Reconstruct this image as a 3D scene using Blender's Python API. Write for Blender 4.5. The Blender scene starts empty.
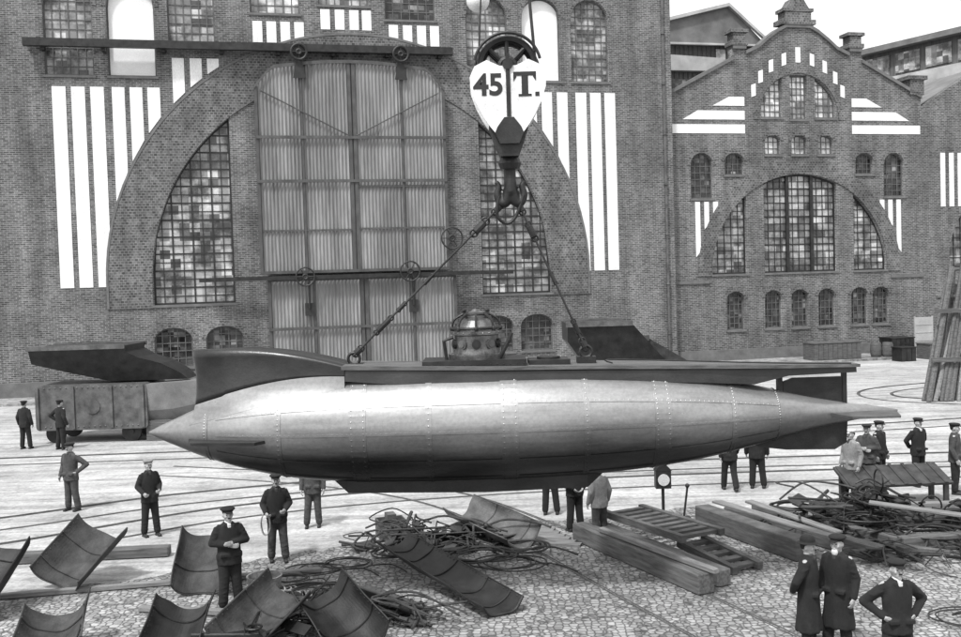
import bpy, bmesh, math, random
from mathutils import Vector, Matrix
random.seed(7)
R=math.radians
COL=bpy.context.scene.collection
scene=bpy.context.scene
scene.view_settings.view_transform='Standard'; scene.view_settings.look='None'; scene.view_settings.exposure=0

# ---------------------------------------------------------------- materials
MC={}
def nt(name):
    m=bpy.data.materials.new(name); m.use_nodes=True
    n=m.node_tree; b=n.nodes['Principled BSDF']
    return m,n,b
def g(v): return (v,v,v,1)
def coords(n,sc=(1,1,1)):
    t=n.nodes.new('ShaderNodeTexCoord'); mp=n.nodes.new('ShaderNodeMapping'); mp.inputs['Scale'].default_value=sc
    n.links.new(t.outputs['Object'],mp.inputs['Vector']); return mp.outputs['Vector']
def noise(n,vec,scale,detail=6,rough=.6):
    x=n.nodes.new('ShaderNodeTexNoise'); x.inputs['Scale'].default_value=scale; x.inputs['Detail'].default_value=detail; x.inputs['Roughness'].default_value=rough
    n.links.new(vec,x.inputs['Vector']); return x.outputs['Fac']
def ramp(n,fac,stops):
    r=n.nodes.new('ShaderNodeValToRGB'); e=r.color_ramp.elements
    e[0].position=stops[0][0]; e[0].color=g(stops[0][1]); e[1].position=stops[-1][0]; e[1].color=g(stops[-1][1])
    for p,v in stops[1:-1]:
        q=e.new(p); q.color=g(v)
    n.links.new(fac,r.inputs['Fac']); return r.outputs['Color']
def mul(n,a,b,mode='MULTIPLY',f=1.0):
    m=n.nodes.new('ShaderNodeMixRGB'); m.blend_type=mode; m.inputs['Fac'].default_value=f
    n.links.new(a,m.inputs[1]); n.links.new(b,m.inputs[2]); return m.outputs['Color']
def bump(n,b,h,s,d=.02):
    x=n.nodes.new('ShaderNodeBump'); x.inputs['Strength'].default_value=s; x.inputs['Distance'].default_value=d
    n.links.new(h,x.inputs['Height']); n.links.new(x.outputs['Normal'],b.inputs['Normal'])
def mat(name,v,rough=.8,metal=0,lo=.6,hi=1.4,scale=3,bs=.3,stretch=(1,1,1),fine=40):
    if name in MC: return MC[name]
    m,n,b=nt(name); vec=coords(n,stretch)
    a=ramp(n,noise(n,vec,scale),[(.3,v*lo),(.7,min(v*hi,.95))])
    c=ramp(n,noise(n,vec,fine,3),[(.3,.7),(.7,1.0)])
    n.links.new(mul(n,a,c),b.inputs['Base Color'])
    b.inputs['Roughness'].default_value=rough; b.inputs['Metallic'].default_value=metal
    bump(n,b,noise(n,vec,fine,4),bs,.01)
    MC[name]=m; return m
def brickmat(name,v,mortar,bw=.3,bh=.1,con=1.0):
    m,n,b=nt(name)
    t=n.nodes.new('ShaderNodeTexCoord'); s=n.nodes.new('ShaderNodeSeparateXYZ'); n.links.new(t.outputs['Object'],s.inputs[0])
    ad=n.nodes.new('ShaderNodeMath'); n.links.new(s.outputs['X'],ad.inputs[0]); n.links.new(s.outputs['Y'],ad.inputs[1])
    c=n.nodes.new('ShaderNodeCombineXYZ'); n.links.new(ad.outputs[0],c.inputs['X']); n.links.new(s.outputs['Z'],c.inputs['Y'])
    k=n.nodes.new('ShaderNodeTexBrick'); k.inputs['Scale'].default_value=1; k.inputs['Brick Width'].default_value=bw; k.inputs['Row Height'].default_value=bh
    k.inputs['Mortar Size'].default_value=.016; k.inputs['Color1'].default_value=g(v*.5); k.inputs['Color2'].default_value=g(v*1.5); k.inputs['Mortar'].default_value=g(mortar)
    n.links.new(c.outputs[0],k.inputs['Vector'])
    a=ramp(n,noise(n,t.outputs['Object'],.35,8,.65),[(.3,.6),(.7,1.3)])
    d=ramp(n,noise(n,t.outputs['Object'],6,3),[(.3,.68),(.7,1.25)])
    mp=n.nodes.new('ShaderNodeMapping'); mp.inputs['Scale'].default_value=(1.2,1.2,.12); n.links.new(t.outputs['Object'],mp.inputs['Vector'])
    e=ramp(n,noise(n,mp.outputs['Vector'],1.0,5),[(.35,.66),(.6,1.05)])
    n.links.new(mul(n,mul(n,mul(n,k.outputs['Color'],a),d),e),b.inputs['Base Color'])
    b.inputs['Roughness'].default_value=.9
    bump(n,b,k.outputs['Fac'],-.4,.02)
    return m
BRICK=brickmat('brick',.088,.22)
BRICK2=brickmat('arch_brick',.09,.19,.2,.14)
STONE=mat('stone',.14,.85,0,.7,1.2,2,.4)
WHITE=mat('white_paint',.84,.7,0,.82,1.06,1.6,.2,(1,1,.2))
WHITE2=mat('whitewash_glass',.8,.5,0,.9,1.1,.8,.1)
def glassmat(name,pane,stops,dk=.3):
    m,n,b=nt(name); t=n.nodes.new('ShaderNodeTexCoord')
    s=n.nodes.new('ShaderNodeVectorMath'); s.operation='SNAP'; s.inputs[1].default_value=(pane,9,pane*.9)
    n.links.new(t.outputs['Object'],s.inputs[0])
    w=n.nodes.new('ShaderNodeTexWhiteNoise'); n.links.new(s.outputs[0],w.inputs['Vector'])
    c=ramp(n,w.outputs['Value'],stops)
    d=ramp(n,noise(n,t.outputs['Object'],.55,7,.7),[(.4,dk),(.58,1.5)])
    n.links.new(mul(n,c,d),b.inputs['Base Color'])
    rr=n.nodes.new('ShaderNodeMapRange'); n.links.new(w.outputs['Value'],rr.inputs[0]); rr.inputs[3].default_value=.12; rr.inputs[4].default_value=.5
    n.links.new(rr.outputs[0],b.inputs['Roughness'])
    return m
GLASS=glassmat('factory_glass',.535,[(0,.04),(.2,.12),(.6,.2),(.9,.32),(1,.45)],.25)
GLASSD=glassmat('dark_glass',.3,[(0,.012),(.6,.03),(.9,.08),(1,.2)])
GLASSL=glassmat('light_glass',.5,[(0,.2),(.4,.36),(.8,.5),(1,.62)],.45)
GLASSM=glassmat('mottled_glass',.5,[(0,.08),(.4,.17),(.8,.3),(1,.48)],.4)
IRON=mat('iron_frame',.025,.6,.3)
IRONL=mat('window_bar',.1,.7,0)
DARK=mat('dark_steel',.025,.5,.4,.5,1.6,3,.4)
RUST=mat('rusty_steel',.034,.7,.2,.4,2.3,3,.7)
MIDST=mat('grey_steel',.1,.6,.3,.5,1.6,3,.4)
GATEF=mat('gate_ironwork',.07,.7,0,.6,1.3,2,.2)
WOOD=mat('weathered_wood',.09,.85,0,.5,1.5,3,.6,(1,1,8))
WOODX=mat('timber',.1,.85,0,.45,1.7,2,.7,(1,10,10))
WOODL=mat('light_timber',.2,.85,0,.55,1.4,2,.6,(1,10,10))
ROPE=mat('wire_rope',.03,.7,.2)
HEMP=mat('hemp_rope',.3,.9)
ROOF=mat('roof_sheet',.15,.7,0,.6,1.3,.8,.3)
ROOFL=mat('pale_roof',.42,.7,0,.7,1.2,.8,.3)
SKIN=mat('skin',.36,.6,0,.9,1.1,3,.1)
CLD=mat('dark_cloth',.011,.97,0,.6,1.6,6,.5)
CLM=mat('grey_cloth',.05,.95,0,.5,1.5,6,.5)
CLL=mat('pale_cloth',.22,.95,0,.7,1.2,6,.5)
SHIRT=mat('white_shirt',.6,.9,0,.9,1.1,6,.2)
BOOT=mat('boot_leather',.015,.6)
BRASS=mat('bronze',.16,.38,.8,.45,1.5,5,.3)
BLOCKW=mat('block_white',.82,.6,0,.75,1.1,3.5,.2)
BLACKP=mat('black_lettering',.01,.6)
LAMPG=mat('opal_globe',.85,.3,0,.97,1.03)
PAINTD=mat('dark_hull_paint',.025,.3,.3,.5,1.7,2,.2,(.6,1,1))
CLAD=mat('clad_timber',.1,.9,0,.5,1.5,1.5,.5,(6,1,.5))

def hullmat(name='hull_paint_under_shade'):
    m,n,b=nt(name); t=n.nodes.new('ShaderNodeTexCoord'); o=t.outputs['Object']
    mp=n.nodes.new('ShaderNodeMapping'); mp.inputs['Scale'].default_value=(.3,1.2,1.8); n.links.new(o,mp.inputs['Vector'])
    a=ramp(n,noise(n,mp.outputs['Vector'],1.4,7,.6),[(.3,.2),(.5,.29),(.7,.38)])
    c=ramp(n,noise(n,o,16,5,.7),[(.3,.82),(.62,1.04)])
    col=mul(n,a,c)
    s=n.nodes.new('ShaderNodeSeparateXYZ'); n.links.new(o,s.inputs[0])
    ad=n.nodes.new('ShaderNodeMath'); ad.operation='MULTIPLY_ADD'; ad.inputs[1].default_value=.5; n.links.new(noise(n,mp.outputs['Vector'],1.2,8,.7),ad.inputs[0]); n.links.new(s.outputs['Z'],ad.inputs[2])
    under_shade=n.nodes.new('ShaderNodeMapRange'); under_shade.inputs[1].default_value=2.85; under_shade.inputs[2].default_value=3.45; under_shade.inputs[3].default_value=.13; under_shade.inputs[4].default_value=1.0; n.links.new(ad.outputs[0],under_shade.inputs[0])  # shade of the hull's underside put into the base colour, noisy edge
    n.links.new(mul(n,col,under_shade.outputs[0]),b.inputs['Base Color'])
    b.inputs['Metallic'].default_value=.65
    r=n.nodes.new('ShaderNodeMapRange'); r.inputs[1].default_value=.3; r.inputs[2].default_value=.7; r.inputs[3].default_value=.27; r.inputs[4].default_value=.4
    n.links.new(noise(n,mp.outputs['Vector'],3,6),r.inputs[0]); n.links.new(r.outputs[0],b.inputs['Roughness'])
    bump(n,b,noise(n,mp.outputs['Vector'],1.6,2),.25,.03)
    return m
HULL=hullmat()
def corrmat():
    m,n,b=nt('corrugated_sheet'); vec=coords(n,(1,1,.18))
    a=ramp(n,noise(n,vec,.8,7),[(.3,.15),(.55,.24),(.75,.34)])
    vec2=coords(n,(5,1,.3)); c=ramp(n,noise(n,vec2,2,4),[(.3,.6),(.7,1.05)])
    n.links.new(mul(n,a,c),b.inputs['Base Color']); b.inputs['Roughness'].default_value=.8
    return m
CORR=corrmat()
def groundmat(name,base,cs,gap,streak=0,rnd=.9,stain=.62,spot=.5,var=.25):
    m,n,b=nt(name); t=n.nodes.new('ShaderNodeTexCoord'); o=t.outputs['Object']
    v=n.nodes.new('ShaderNodeTexVoronoi'); v.feature='DISTANCE_TO_EDGE'; v.inputs['Scale'].default_value=cs; v.inputs['Randomness'].default_value=rnd; n.links.new(o,v.inputs['Vector'])
    v2=n.nodes.new('ShaderNodeTexVoronoi'); v2.inputs['Scale'].default_value=cs; v2.inputs['Randomness'].default_value=rnd; n.links.new(o,v2.inputs['Vector'])
    bw=n.nodes.new('ShaderNodeRGBToBW'); n.links.new(v2.outputs['Color'],bw.inputs[0])
    e=ramp(n,v.outputs['Distance'],[(.0,gap),(.16,1.0)])
    st=ramp(n,bw.outputs[0],[(.15,base*(1-var)),(.85,base*(1+var))])
    la=ramp(n,noise(n,o,.22,8,.65),[(.3,stain),(.7,1.22)])
    fi=ramp(n,noise(n,o,9,4),[(.3,.8),(.7,1.06)])
    sp=ramp(n,noise(n,o,1.1,8,.75),[(.37,spot),(.5,1.0)])
    col=mul(n,mul(n,mul(n,mul(n,st,e),la),fi),sp)
    if streak:
        mp=n.nodes.new('ShaderNodeMapping'); mp.inputs['Scale'].default_value=(.12,1.6,1); n.links.new(o,mp.inputs['Vector'])
        col=mul(n,col,ramp(n,noise(n,mp.outputs['Vector'],1.3,7,.7),[(.38,1-streak),(.58,1.12)]))
    n.links.new(col,b.inputs['Base Color'])
    b.inputs['Roughness'].default_value=.85
    bump(n,b,e,.6,.025)
    return m
COB=groundmat('cobble',.31,8.5,.2,0,.65,.6,.55,.3)
DIRT=groundmat('dirt_setts',.4,14,.9,.32,.9,.72,.68,.12)
PAVE=groundmat('pavement_setts',.3,3,.7)

# ---------------------------------------------------------------- helpers
def link(o,parent=None):
    COL.objects.link(o)
    if parent: o.parent=parent
    return o
def empty(name,loc,rz=0):
    o=bpy.data.objects.new(name,None); o.location=loc; o.rotation_euler=(0,0,rz); o.empty_display_size=.3; return link(o)
def tag(o,label,cat,group=None):
    o['label']=label; o['category']=cat
    if group: o['group']=group
    return o
def mk(name,bm,mt,parent=None,off=(0,0,0),smooth=False,recalc=True):
    if recalc: bmesh.ops.recalc_face_normals(bm,faces=bm.faces)
    me=bpy.data.meshes.new(name); bm.to_mesh(me); bm.free()
    if smooth:
        for p in me.polygons: p.use_smooth=True
    me.materials.append(mt)
    o=bpy.data.objects.new(name,me); link(o,parent); o.location=(-off[0],-off[1],-off[2]) if parent else off
    return o
def box(bm,x0,x1,y0,y1,z0,z1,M=None):
    vs=[bm.verts.new((x,y,z)) for x in(x0,x1) for y in(y0,y1) for z in(z0,z1)]
    if M is not None:
        for v in vs: v.co=M@v.co
    for f in((0,1,3,2),(4,6,7,5),(0,4,5,1),(2,3,7,6),(0,2,6,4),(1,5,7,3)): bm.faces.new([vs[i] for i in f])
    return vs
def tube(bm,pts,r,n=8,cap=True,closed=False):
    pts=[Vector(p) for p in pts]; N=len(pts)
    rs=r if isinstance(r,(list,tuple)) else [r]*N
    rings=[]; up=None
    for i,p in enumerate(pts):
        a=pts[(i-1)%N] if (closed or i>0) else p; c=pts[(i+1)%N] if (closed or i<N-1) else p
        t=(c-a); 
        if t.length<1e-7: t=Vector((0,0,1))
        t.normalize()
        if up is None:
            up=Vector((0,0,1)) if abs(t.z)<.9 else Vector((1,0,0))
        s=t.cross(up)
        if s.length<1e-5: s=t.cross(Vector((1,.3,0)))
        s.normalize(); up=s.cross(t).normalized()
        rings.append([bm.verts.new(p+(s*math.cos(2*math.pi*k/n)+up*math.sin(2*math.pi*k/n))*rs[i]) for k in range(n)])
    for i in range(N if closed else N-1):
        A=rings[i];B=rings[(i+1)%N]
        for k in range(n): bm.faces.new((A[k],A[(k+1)%n],B[(k+1)%n],B[k]))
    if cap and not closed:
        bm.faces.new(rings[0][::-1]); bm.faces.new(rings[-1])
def cat(pts,k=6):
    P=[Vector(p) for p in pts]; out=[]
    for i in range(len(P)-1):
        a=P[max(i-1,0)];b=P[i];c=P[i+1];d=P[min(i+2,len(P)-1)]
        for j in range(k):
            t=j/k
            out.append(.5*((2*b)+(c-a)*t+(2*a-5*b+4*c-d)*t*t+(3*b-a-3*c+d)*t**3))
    out.append(P[-1]); return out
def ell(bm,c,r,M=None,u=14,v=9):
    mm=Matrix.Translation(Vector(c))@(M if M is not None else Matrix())@Matrix.Diagonal((r[0],r[1],r[2],1))
    bmesh.ops.create_uvsphere(bm,u_segments=u,v_segments=v,radius=1,matrix=mm)
def caps(bm,a,b,ra,rb,n=12):
    a=Vector(a);b=Vector(b)
    tube(bm,[a,a.lerp(b,.5),b],[ra,(ra+rb)/2,rb],n)
    ell(bm,a,(ra,)*3,None,n,8); ell(bm,b,(rb,)*3,None,n,8)
def loft(bm,secs,n=20):
    rings=[]
    for z,cx,cy,rx,ry in secs:
        rings.append([bm.verts.new((cx+rx*math.cos(2*math.pi*k/n),cy+ry*math.sin(2*math.pi*k/n),z)) for k in range(n)])
    for A,B in zip(rings,rings[1:]):
        for k in range(n): bm.faces.new((A[k],A[(k+1)%n],B[(k+1)%n],B[k]))
    bm.faces.new(rings[0][::-1]); bm.faces.new(rings[-1])
def extr(bm,poly,y0,y1):
    a=[bm.verts.new((s,y0,z)) for s,z in poly]; b=[bm.verts.new((s,y1,z)) for s,z in poly]
    bm.faces.new(a); bm.faces.new(b[::-1])
    for i in range(len(poly)):
        j=(i+1)%len(poly); bm.faces.new((a[i],b[i],b[j],a[j]))
def slabmesh(loops,y0,y1):
    cu=bpy.data.curves.new('t','CURVE'); cu.dimensions='2D'; cu.fill_mode='BOTH'; cu.extrude=(y1-y0)/2
    for lp in loops:
        sp=cu.splines.new('POLY'); sp.points.add(len(lp)-1)
        for i,(a,b) in enumerate(lp): sp.points[i].co=(a,b,0,1)
        sp.use_cyclic_u=True
    ob=bpy.data.objects.new('t',cu); COL.objects.link(ob)
    dg=bpy.context.evaluated_depsgraph_get(); dg.update()
    me=bpy.data.meshes.new_from_object(ob.evaluated_get(dg))
    bpy.data.objects.remove(ob)
    for v in me.vertices:
        x,y,z=v.co; v.co=(x,z+(y0+y1)/2,y)
    bm=bmesh.new(); bm.from_mesh(me); bpy.data.meshes.remove(me)
    bmesh.ops.remove_doubles(bm,verts=bm.verts,dist=.0005)
    return bm
def remesh(bm,vox,sm=2):
    me=bpy.data.meshes.new('r'); bm.to_mesh(me); bm.free()
    ob=bpy.data.objects.new('r',me); COL.objects.link(ob)
    m=ob.modifiers.new('r','REMESH'); m.mode='VOXEL'; m.voxel_size=vox; m.use_smooth_shade=True
    s=ob.modifiers.new('s','SMOOTH'); s.iterations=sm; s.factor=.5
    dg=bpy.context.evaluated_depsgraph_get(); dg.update()
    o=bpy.data.meshes.new_from_object(ob.evaluated_get(dg)); bpy.data.objects.remove(ob); 
    for p in o.polygons: p.use_smooth=True
    return o
def torus(bm,c,r,t,axis='Y',n=28,m=8):
    pts=[]
    for k in range(n):
        a=2*math.pi*k/n
        d={'Y':(math.cos(a),0,math.sin(a)),'Z':(math.cos(a),math.sin(a),0),'X':(0,math.cos(a),math.sin(a))}[axis]
        pts.append(Vector(c)+Vector(d)*r)
    tube(bm,pts,t,m,closed=True)
def rivet(bm,p,nrm,r=.014):
    p=Vector(p);nrm=Vector(nrm).normalized(); a=nrm.orthogonal().normalized(); b=nrm.cross(a)
    q=[bm.verts.new(p+(a*math.cos(k*math.pi/3)+b*math.sin(k*math.pi/3))*r) for k in range(6)]; t=bm.verts.new(p+nrm*r*.8)
    for k in range(6): bm.faces.new((q[k],q[(k+1)%6],t))

# ---------------------------------------------------------------- ground
def sheet(name,pts,z,m):
    bm=bmesh.new(); bm.faces.new([bm.verts.new((x,y,z)) for x,y in pts]); o=mk(name,bm,m,recalc=False)
    if o.data.polygons[0].normal.z<0: o.data.flip_normals()
    o['kind']='structure'; return o
sheet('ground',[(-600,-60),(600,-60),(600,1500),(-600,1500)],0,DIRT)
rg=random.Random(3)
edge=[(40,20),(12,23.2),(8,23.0),(4,23.4),(1,22.4),(-1.5,21.6),(-4,20.5),(-8,18.5),(-14,17),(-40,15)]
e2=[(p.x+rg.uniform(-.15,.15),p.y+rg.uniform(-.2,.2)) for p in cat([(a,b,0) for a,b in edge],12)]
sheet('cobblestone_ground',[(-40,-5),(40,-5)]+e2,.004,COB)
ca,sa=.974,.2266
def W(s,t,z=0): return (s*ca-t*sa, 58+s*sa+t*ca, z)
bm=bmesh.new()
a=W(-40,-3);b=W(55,-3);c=W(55,0.5);d=W(-40,.5)
lo=[bm.verts.new((p[0],p[1],0)) for p in(a,b,c,d)]; hi=[bm.verts.new((p[0],p[1],.13)) for p in(a,b,c,d)]
bm.faces.new(hi); [bm.faces.new((lo[i],lo[(i+1)%4],hi[(i+1)%4],hi[i])) for i in range(4)]
o=mk('pavement',bm,PAVE); o['kind']='structure'

# tracks
RAIL=mat('rail_steel',.16,.4,.6)
GROOVE=mat('rail_groove',.07,.9,0)
def strip(pts,off,w,z0,h):
    bm=bmesh.new(); L=[]
    for i,p in enumerate(pts):
        t=(pts[min(i+1,len(pts)-1)]-pts[max(i-1,0)]).normalized(); nr=Vector((-t.y,t.x,0))
        c=p+nr*off; L.append([bm.verts.new(c+nr*q+Vector((0,0,z))) for q,z in((-w,z0),(-w,h),(w,h),(w,z0))])
    for A,B in zip(L,L[1:]):
        for k in range(3): bm.faces.new((A[k],A[k+1],B[k+1],B[k]))
    return bm
TN=[0]
def track(pts,label='steel rails sunk in the yard paving',w=.03,h=.02,gr=True):
    TN[0]+=1
    pts=cat([(x,y,0) for x,y in pts],10); o0=(pts[0].x,pts[0].y,0); e=empty('railway_track',o0); tag(e,label,'railway track','rail tracks crossing the yard')
    for sd in(-1,1):
        mk('rail',strip(pts,sd*.72,w,0,h+.002*TN[0]),RAIL,e,o0)
        mk('flangeway',strip(pts,sd*(.72-w-.04),.03 if gr else .012,0,.0065+.0012*TN[0]),GROOVE,e,o0)
track([(-30,12),(-14,19.6),(-10.4,21.4),(-5.9,24.6),(0.4,26.3),(9.8,26.8),(25,26)])
track([(-34,15),(-16,21.8),(-11.6,24),(-7.5,26.4),(0,28.4),(10,28.9),(30,28.2)])
track([(-40,31.5),(-15,33.0),(0,33.5),(14,34.8),(24,38),(34,46)])
track([(-10,30.5),(-5,28.4),(-1.3,25.6),(1.1,21.5),(2.8,17.5),(4.6,13),(6,8)],'rails curving away between cobbles',.018,.006,False)
track([(34,36),(24,38.6),(18.6,41),(17.2,43.5),(19.5,46.2),(28,49)],'rails in a tight curve on pale paving')
bm=bmesh.new()
for i in range(9):
    M=Matrix.Translation((.65+ i*.09,22.6-i*.26,.0))@Matrix.Rotation(R(-18+random.uniform(-2,2)),4,'Z')
    box(bm,-.58,.58,-.11,.11,.0,.05+.01*random.random(),M)
o=mk('plank_crossing',bm,WOODL); tag(o,'pale weathered planks laid between the rails','plank crossing')

# ---------------------------------------------------------------- windows / facades
class Bld:
    def __init__(s,name,so,to,label):
        s.so=so;s.to=to; s.e=empty(name,W(so,to),math.atan2(sa,ca)); tag(s.e,label,'building'); s.holes=[]
        s.off=(so,0,0)
    def part(s,name,bm,m,**k): return mk(name,bm,m,s.e,s.off,**k)
def outline(s0,s1,zb,top,n=18):
    pts=[(s0,zb),(s1,zb)]
    for i in range(n+1):
        s=s1+(s0-s1)*i/n; z=top(s)
        if z>zb+.02: pts.append((s,z))
    return pts
def circ(sc,zc,r): return lambda s: zc+math.sqrt(max(r*r-(s-sc)**2,0))
def rnd(s0,s1,ztop,h=None):
    sc=(s0+s1)/2; hw=(s1-s0)/2; h=hw if h is None else h
    return lambda s: ztop-h+h*math.sqrt(max(1-((s-sc)/hw)**2,0))
def window(B,s0,s1,zb,top,nx,nz,glass=GLASSD,bar=IRONL,fw=.08,bw=.022,dep=.28,sill=True,surround=True,thick=0,posts=()):
    B.holes.append(outline(s0,s1,zb,top))
    t=fw; sc=(s0+s1)/2
    bm=bmesh.new()
    O=outline(s0,s1,zb,top)
    inn=[]
    s0i,s1i=s0+t,s1-t
    for i,(s,z) in enumerate(O):
        si=min(max(s,s0i),s1i); zi=zb+t if i<2 else max(min(z,top(si))-t,zb+t)
        inn.append((si,zi))
    for (A,Bp,C,D) in [(O[i],O[(i+1)%len(O)],inn[(i+1)%len(O)],inn[i]) for i in range(len(O))]:
        q=[bm.verts.new((p[0],dep-.06,p[1])) for p in(A,Bp,C,D)]
        try: bm.faces.new(q)
        except: pass
        q2=[bm.verts.new(v) for v in((D[0],dep-.06,D[1]),(C[0],dep-.06,C[1]),(C[0],dep+.02,C[1]),(D[0],dep+.02,D[1]))]
        bm.faces.new(q2)
    zt=max(z for _,z in O)
    for i in range(1,nx):
        s=s0+(s1-s0)*i/nx; w=bw*(2 if thick and i%thick==0 else 1); h=min(top(s-w),top(s+w))
        if h>zb+.2: box(bm,s-w,s+w,dep-.045,dep-.005,zb+.02,h-.01)
    for s in posts: box(bm,s-.1,s+.1,dep-.2,dep-.046,zb+.01,min(top(s-.1),top(s+.1))-.01)
    for j in range(1,nz):
        z=zb+(zt-zb)*j/nz; w=bw*(2 if thick and j%thick==0 else 1)
        xs=[s0+(s1-s0)*k/60 for k in range(61) if top(s0+(s1-s0)*k/60)>z+w]
        if len(xs)>3: box(bm,xs[0],xs[-1],dep-.04,dep-.008,z-w,z+w)
    o=B.part('window',bm,bar,recalc=True)
    bm=bmesh.new(); bm.faces.new([bm.verts.new((s,dep,z)) for s,z in O])
    gl=mk('glass',bm,glass,o,(0,0,0),recalc=False); 
    if gl.data.polygons[0].normal.y>0: gl.data.flip_normals()
    if sill:
        bm=bmesh.new(); box(bm,s0-.08,s1+.08,-.07,dep-.07,zb-.13,zb-.003); mk('sill',bm,STONE,o,(0,0,0))
    if surround=='round':
        n=16; bm=bmesh.new(); th=.22
        hw=(s1-s0)/2; zs=top(s0); h=zt-zs; P=[];Q=[]
        for i in range(n+1):
            a=math.pi*i/n; P.append((sc+hw*math.cos(a),zs+h*math.sin(a))); Q.append((sc+(hw+th)*math.cos(a),zs+(h+th)*math.sin(a)))
        for i in range(n): extr(bm,[P[i],P[i+1],Q[i+1],Q[i]],-.03,-.001)
        mk('window_arch',bm,BRICK2,o,(0,0,0))
    return o
def ringband(B,sc,zc,ri,ro,a0,a1,zb,name='arch_ring',m=BRICK2,y0=-.06,y1=-.002,n=48):
    bm=bmesh.new()
    pr=[(sc+ro,zb)]+[(sc+ro*math.cos(a0+(a1-a0)*i/n),zc+ro*math.sin(a0+(a1-a0)*i/n)) for i in range(n+1)]+[(sc-ro,zb)]
    pi=[(sc+ri,zb)]+[(sc+ri*math.cos(a0+(a1-a0)*i/n),zc+ri*math.sin(a0+(a1-a0)*i/n)) for i in range(n+1)]+[(sc-ri,zb)]
    A=[bm.verts.new((p[0],y0,p[1])) for p in pr]; Bv=[bm.verts.new((p[0],y0,p[1])) for p in pi]
    C=[bm.verts.new((p[0],y1,p[1])) for p in pr]; D=[bm.verts.new((p[0],y1,p[1])) for p in pi]
    for i in range(len(pr)-1):
        bm.faces.new((A[i],A[i+1],Bv[i+1],Bv[i])); bm.faces.new((A[i],C[i],C[i+1],A[i+1])); bm.faces.new((Bv[i],Bv[i+1],D[i+1],D[i]))
    return B.part(name,bm,m)
def stripe(B,poly):
    bm=bmesh.new(); extr(bm,poly,-.03,-.002); B.part('painted_stripe',bm,WHITE)
def rect(a,b,c,d): return [(a,c),(b,c),(b,d),(a,d)]
def bpart(B,name,m,*a):
    bm=bmesh.new(); box(bm,*a); return B.part(name,bm,m)

# ---- big hall
H=Bld('brick_hall',-7,0,'tall dark brick engineering hall with big arch and white stripes')
SC,ZC,RI,RO=-6.84,6.0,11.2,13.45
arc=circ(SC,ZC,RI); arco=circ(SC,ZC,RO)
window(H,-18.02,-13.75,4.74,arc,8,22,GLASS,IRON,.1,.02,.35,True,False,2)
window(H,.2,4.36,4.74,arc,8,22,GLASS,IRON,.1,.02,.35,True,False,2)
window(H,-23.0,-20.55,17.0,rnd(-23.0,-20.55,21.9),6,10,GLASS,surround='round')
window(H,-19.85,-17.4,17.0,rnd(-19.85,-17.4,21.9),1,1,WHITE2,surround='round')
window(H,-16.75,-14.3,18.9,rnd(-16.75,-14.3,23.4),6,9,GLASS,surround='round')
window(H,-12.4,-9.7,20.55,rnd(-12.4,-9.7,24.9),6,9,GLASSL,surround='round')
window(H,-8.7,-5.9,21.1,rnd(-8.7,-5.9,25.2),6,9,GLASS,surround='round')
window(H,-5.0,-2.1,20.4,rnd(-5.0,-2.1,24.9),6,9,GLASSD,surround='round')
window(H,-.35,2.1,17.1,rnd(-.35,2.1,21.9),6,10,GLASS,surround='round')
window(H,2.95,5.3,17.1,rnd(2.95,5.3,21.9),1,1,WHITE2,surround='round')
window(H,5.95,8.3,17.1,rnd(5.95,8.3,21.9),6,10,GLASS,surround='round')
for c in(-17.1,-14.4,1.0,3.4):
    window(H,c-1.0,c+1.0,1.36,rnd(c-1.0,c+1.0,3.5,.7),5,5,GLASSD,surround='round')
H.part('wall',slabmesh([[(-36,0),(12.25,0),(12.25,27),(-36,27)]]+H.holes,0,.6),BRICK)
bpart(H,'side_wall',BRICK,-35.9,-35.3,.602,40,0,26.9); bpart(H,'side_wall',BRICK,11.6,12.2,.602,40,0,26.9); bpart(H,'rear_wall',BRICK,-35.9,12.2,40.002,40.6,0,26.9)
bm=bmesh.new(); extr(bm,[(-36.4,26.2),(12.7,26.2),(-11.9,33)],.65,40); H.part('roof',bm,ROOF)
ringband(H,SC,ZC,RI+.02,RO,0,math.pi,4.6)
ringband(H,SC,ZC,RO+.01,RO+.13,0,math.pi,4.6,'arch_moulding',STONE,-.08,-.002)
for a in(-22.7,-21.75,-20.8): stripe(H,rect(a,a+.68,5.8,16.4))
for a in(6.15,7.05,7.95): stripe(H,rect(a,a+.66,5.95,16.45))
for a in(-19.72,-18.82,-17.92): stripe(H,[(a,16.4),(a,arco(a)+.35),(a+.64,arco(a+.64)+.35),(a+.64,16.4)])
for a in(3.1,4.05,5.0): stripe(H,[(a,16.45),(a,arco(a)+.35),(a+.64,arco(a+.64)+.35),(a+.64,16.45)])
for a in(-16.6,-15.68,-14.78): stripe(H,[(a,18.0),(a,arco(a)+.3),(a+.62,arco(a+.62)+.3),(a+.62,18.0)])
for a,z0,z1 in [(-12.3,18.95,20.1),(-11.55,18.95,20.1),(-10.8,18.95,20.1),(-10.05,18.95,20.1),(-8.6,19.75,20.85),(-7.8,19.75,20.85),(-7.0,19.75,20.85),(-6.3,19.75,20.85),(-4.8,18.95,20.1),(-4.0,18.95,20.1),(-3.2,18.95,20.1),(-2.45,18.95,20.1)]:
    stripe(H,rect(a,a+.52,z0,z1))
bpart(H,'plinth',STONE,-36,-13.0,-.12,-.002,0,.9); bpart(H,'plinth',STONE,-1,12.25,-.12,-.002,0,.9)
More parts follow.
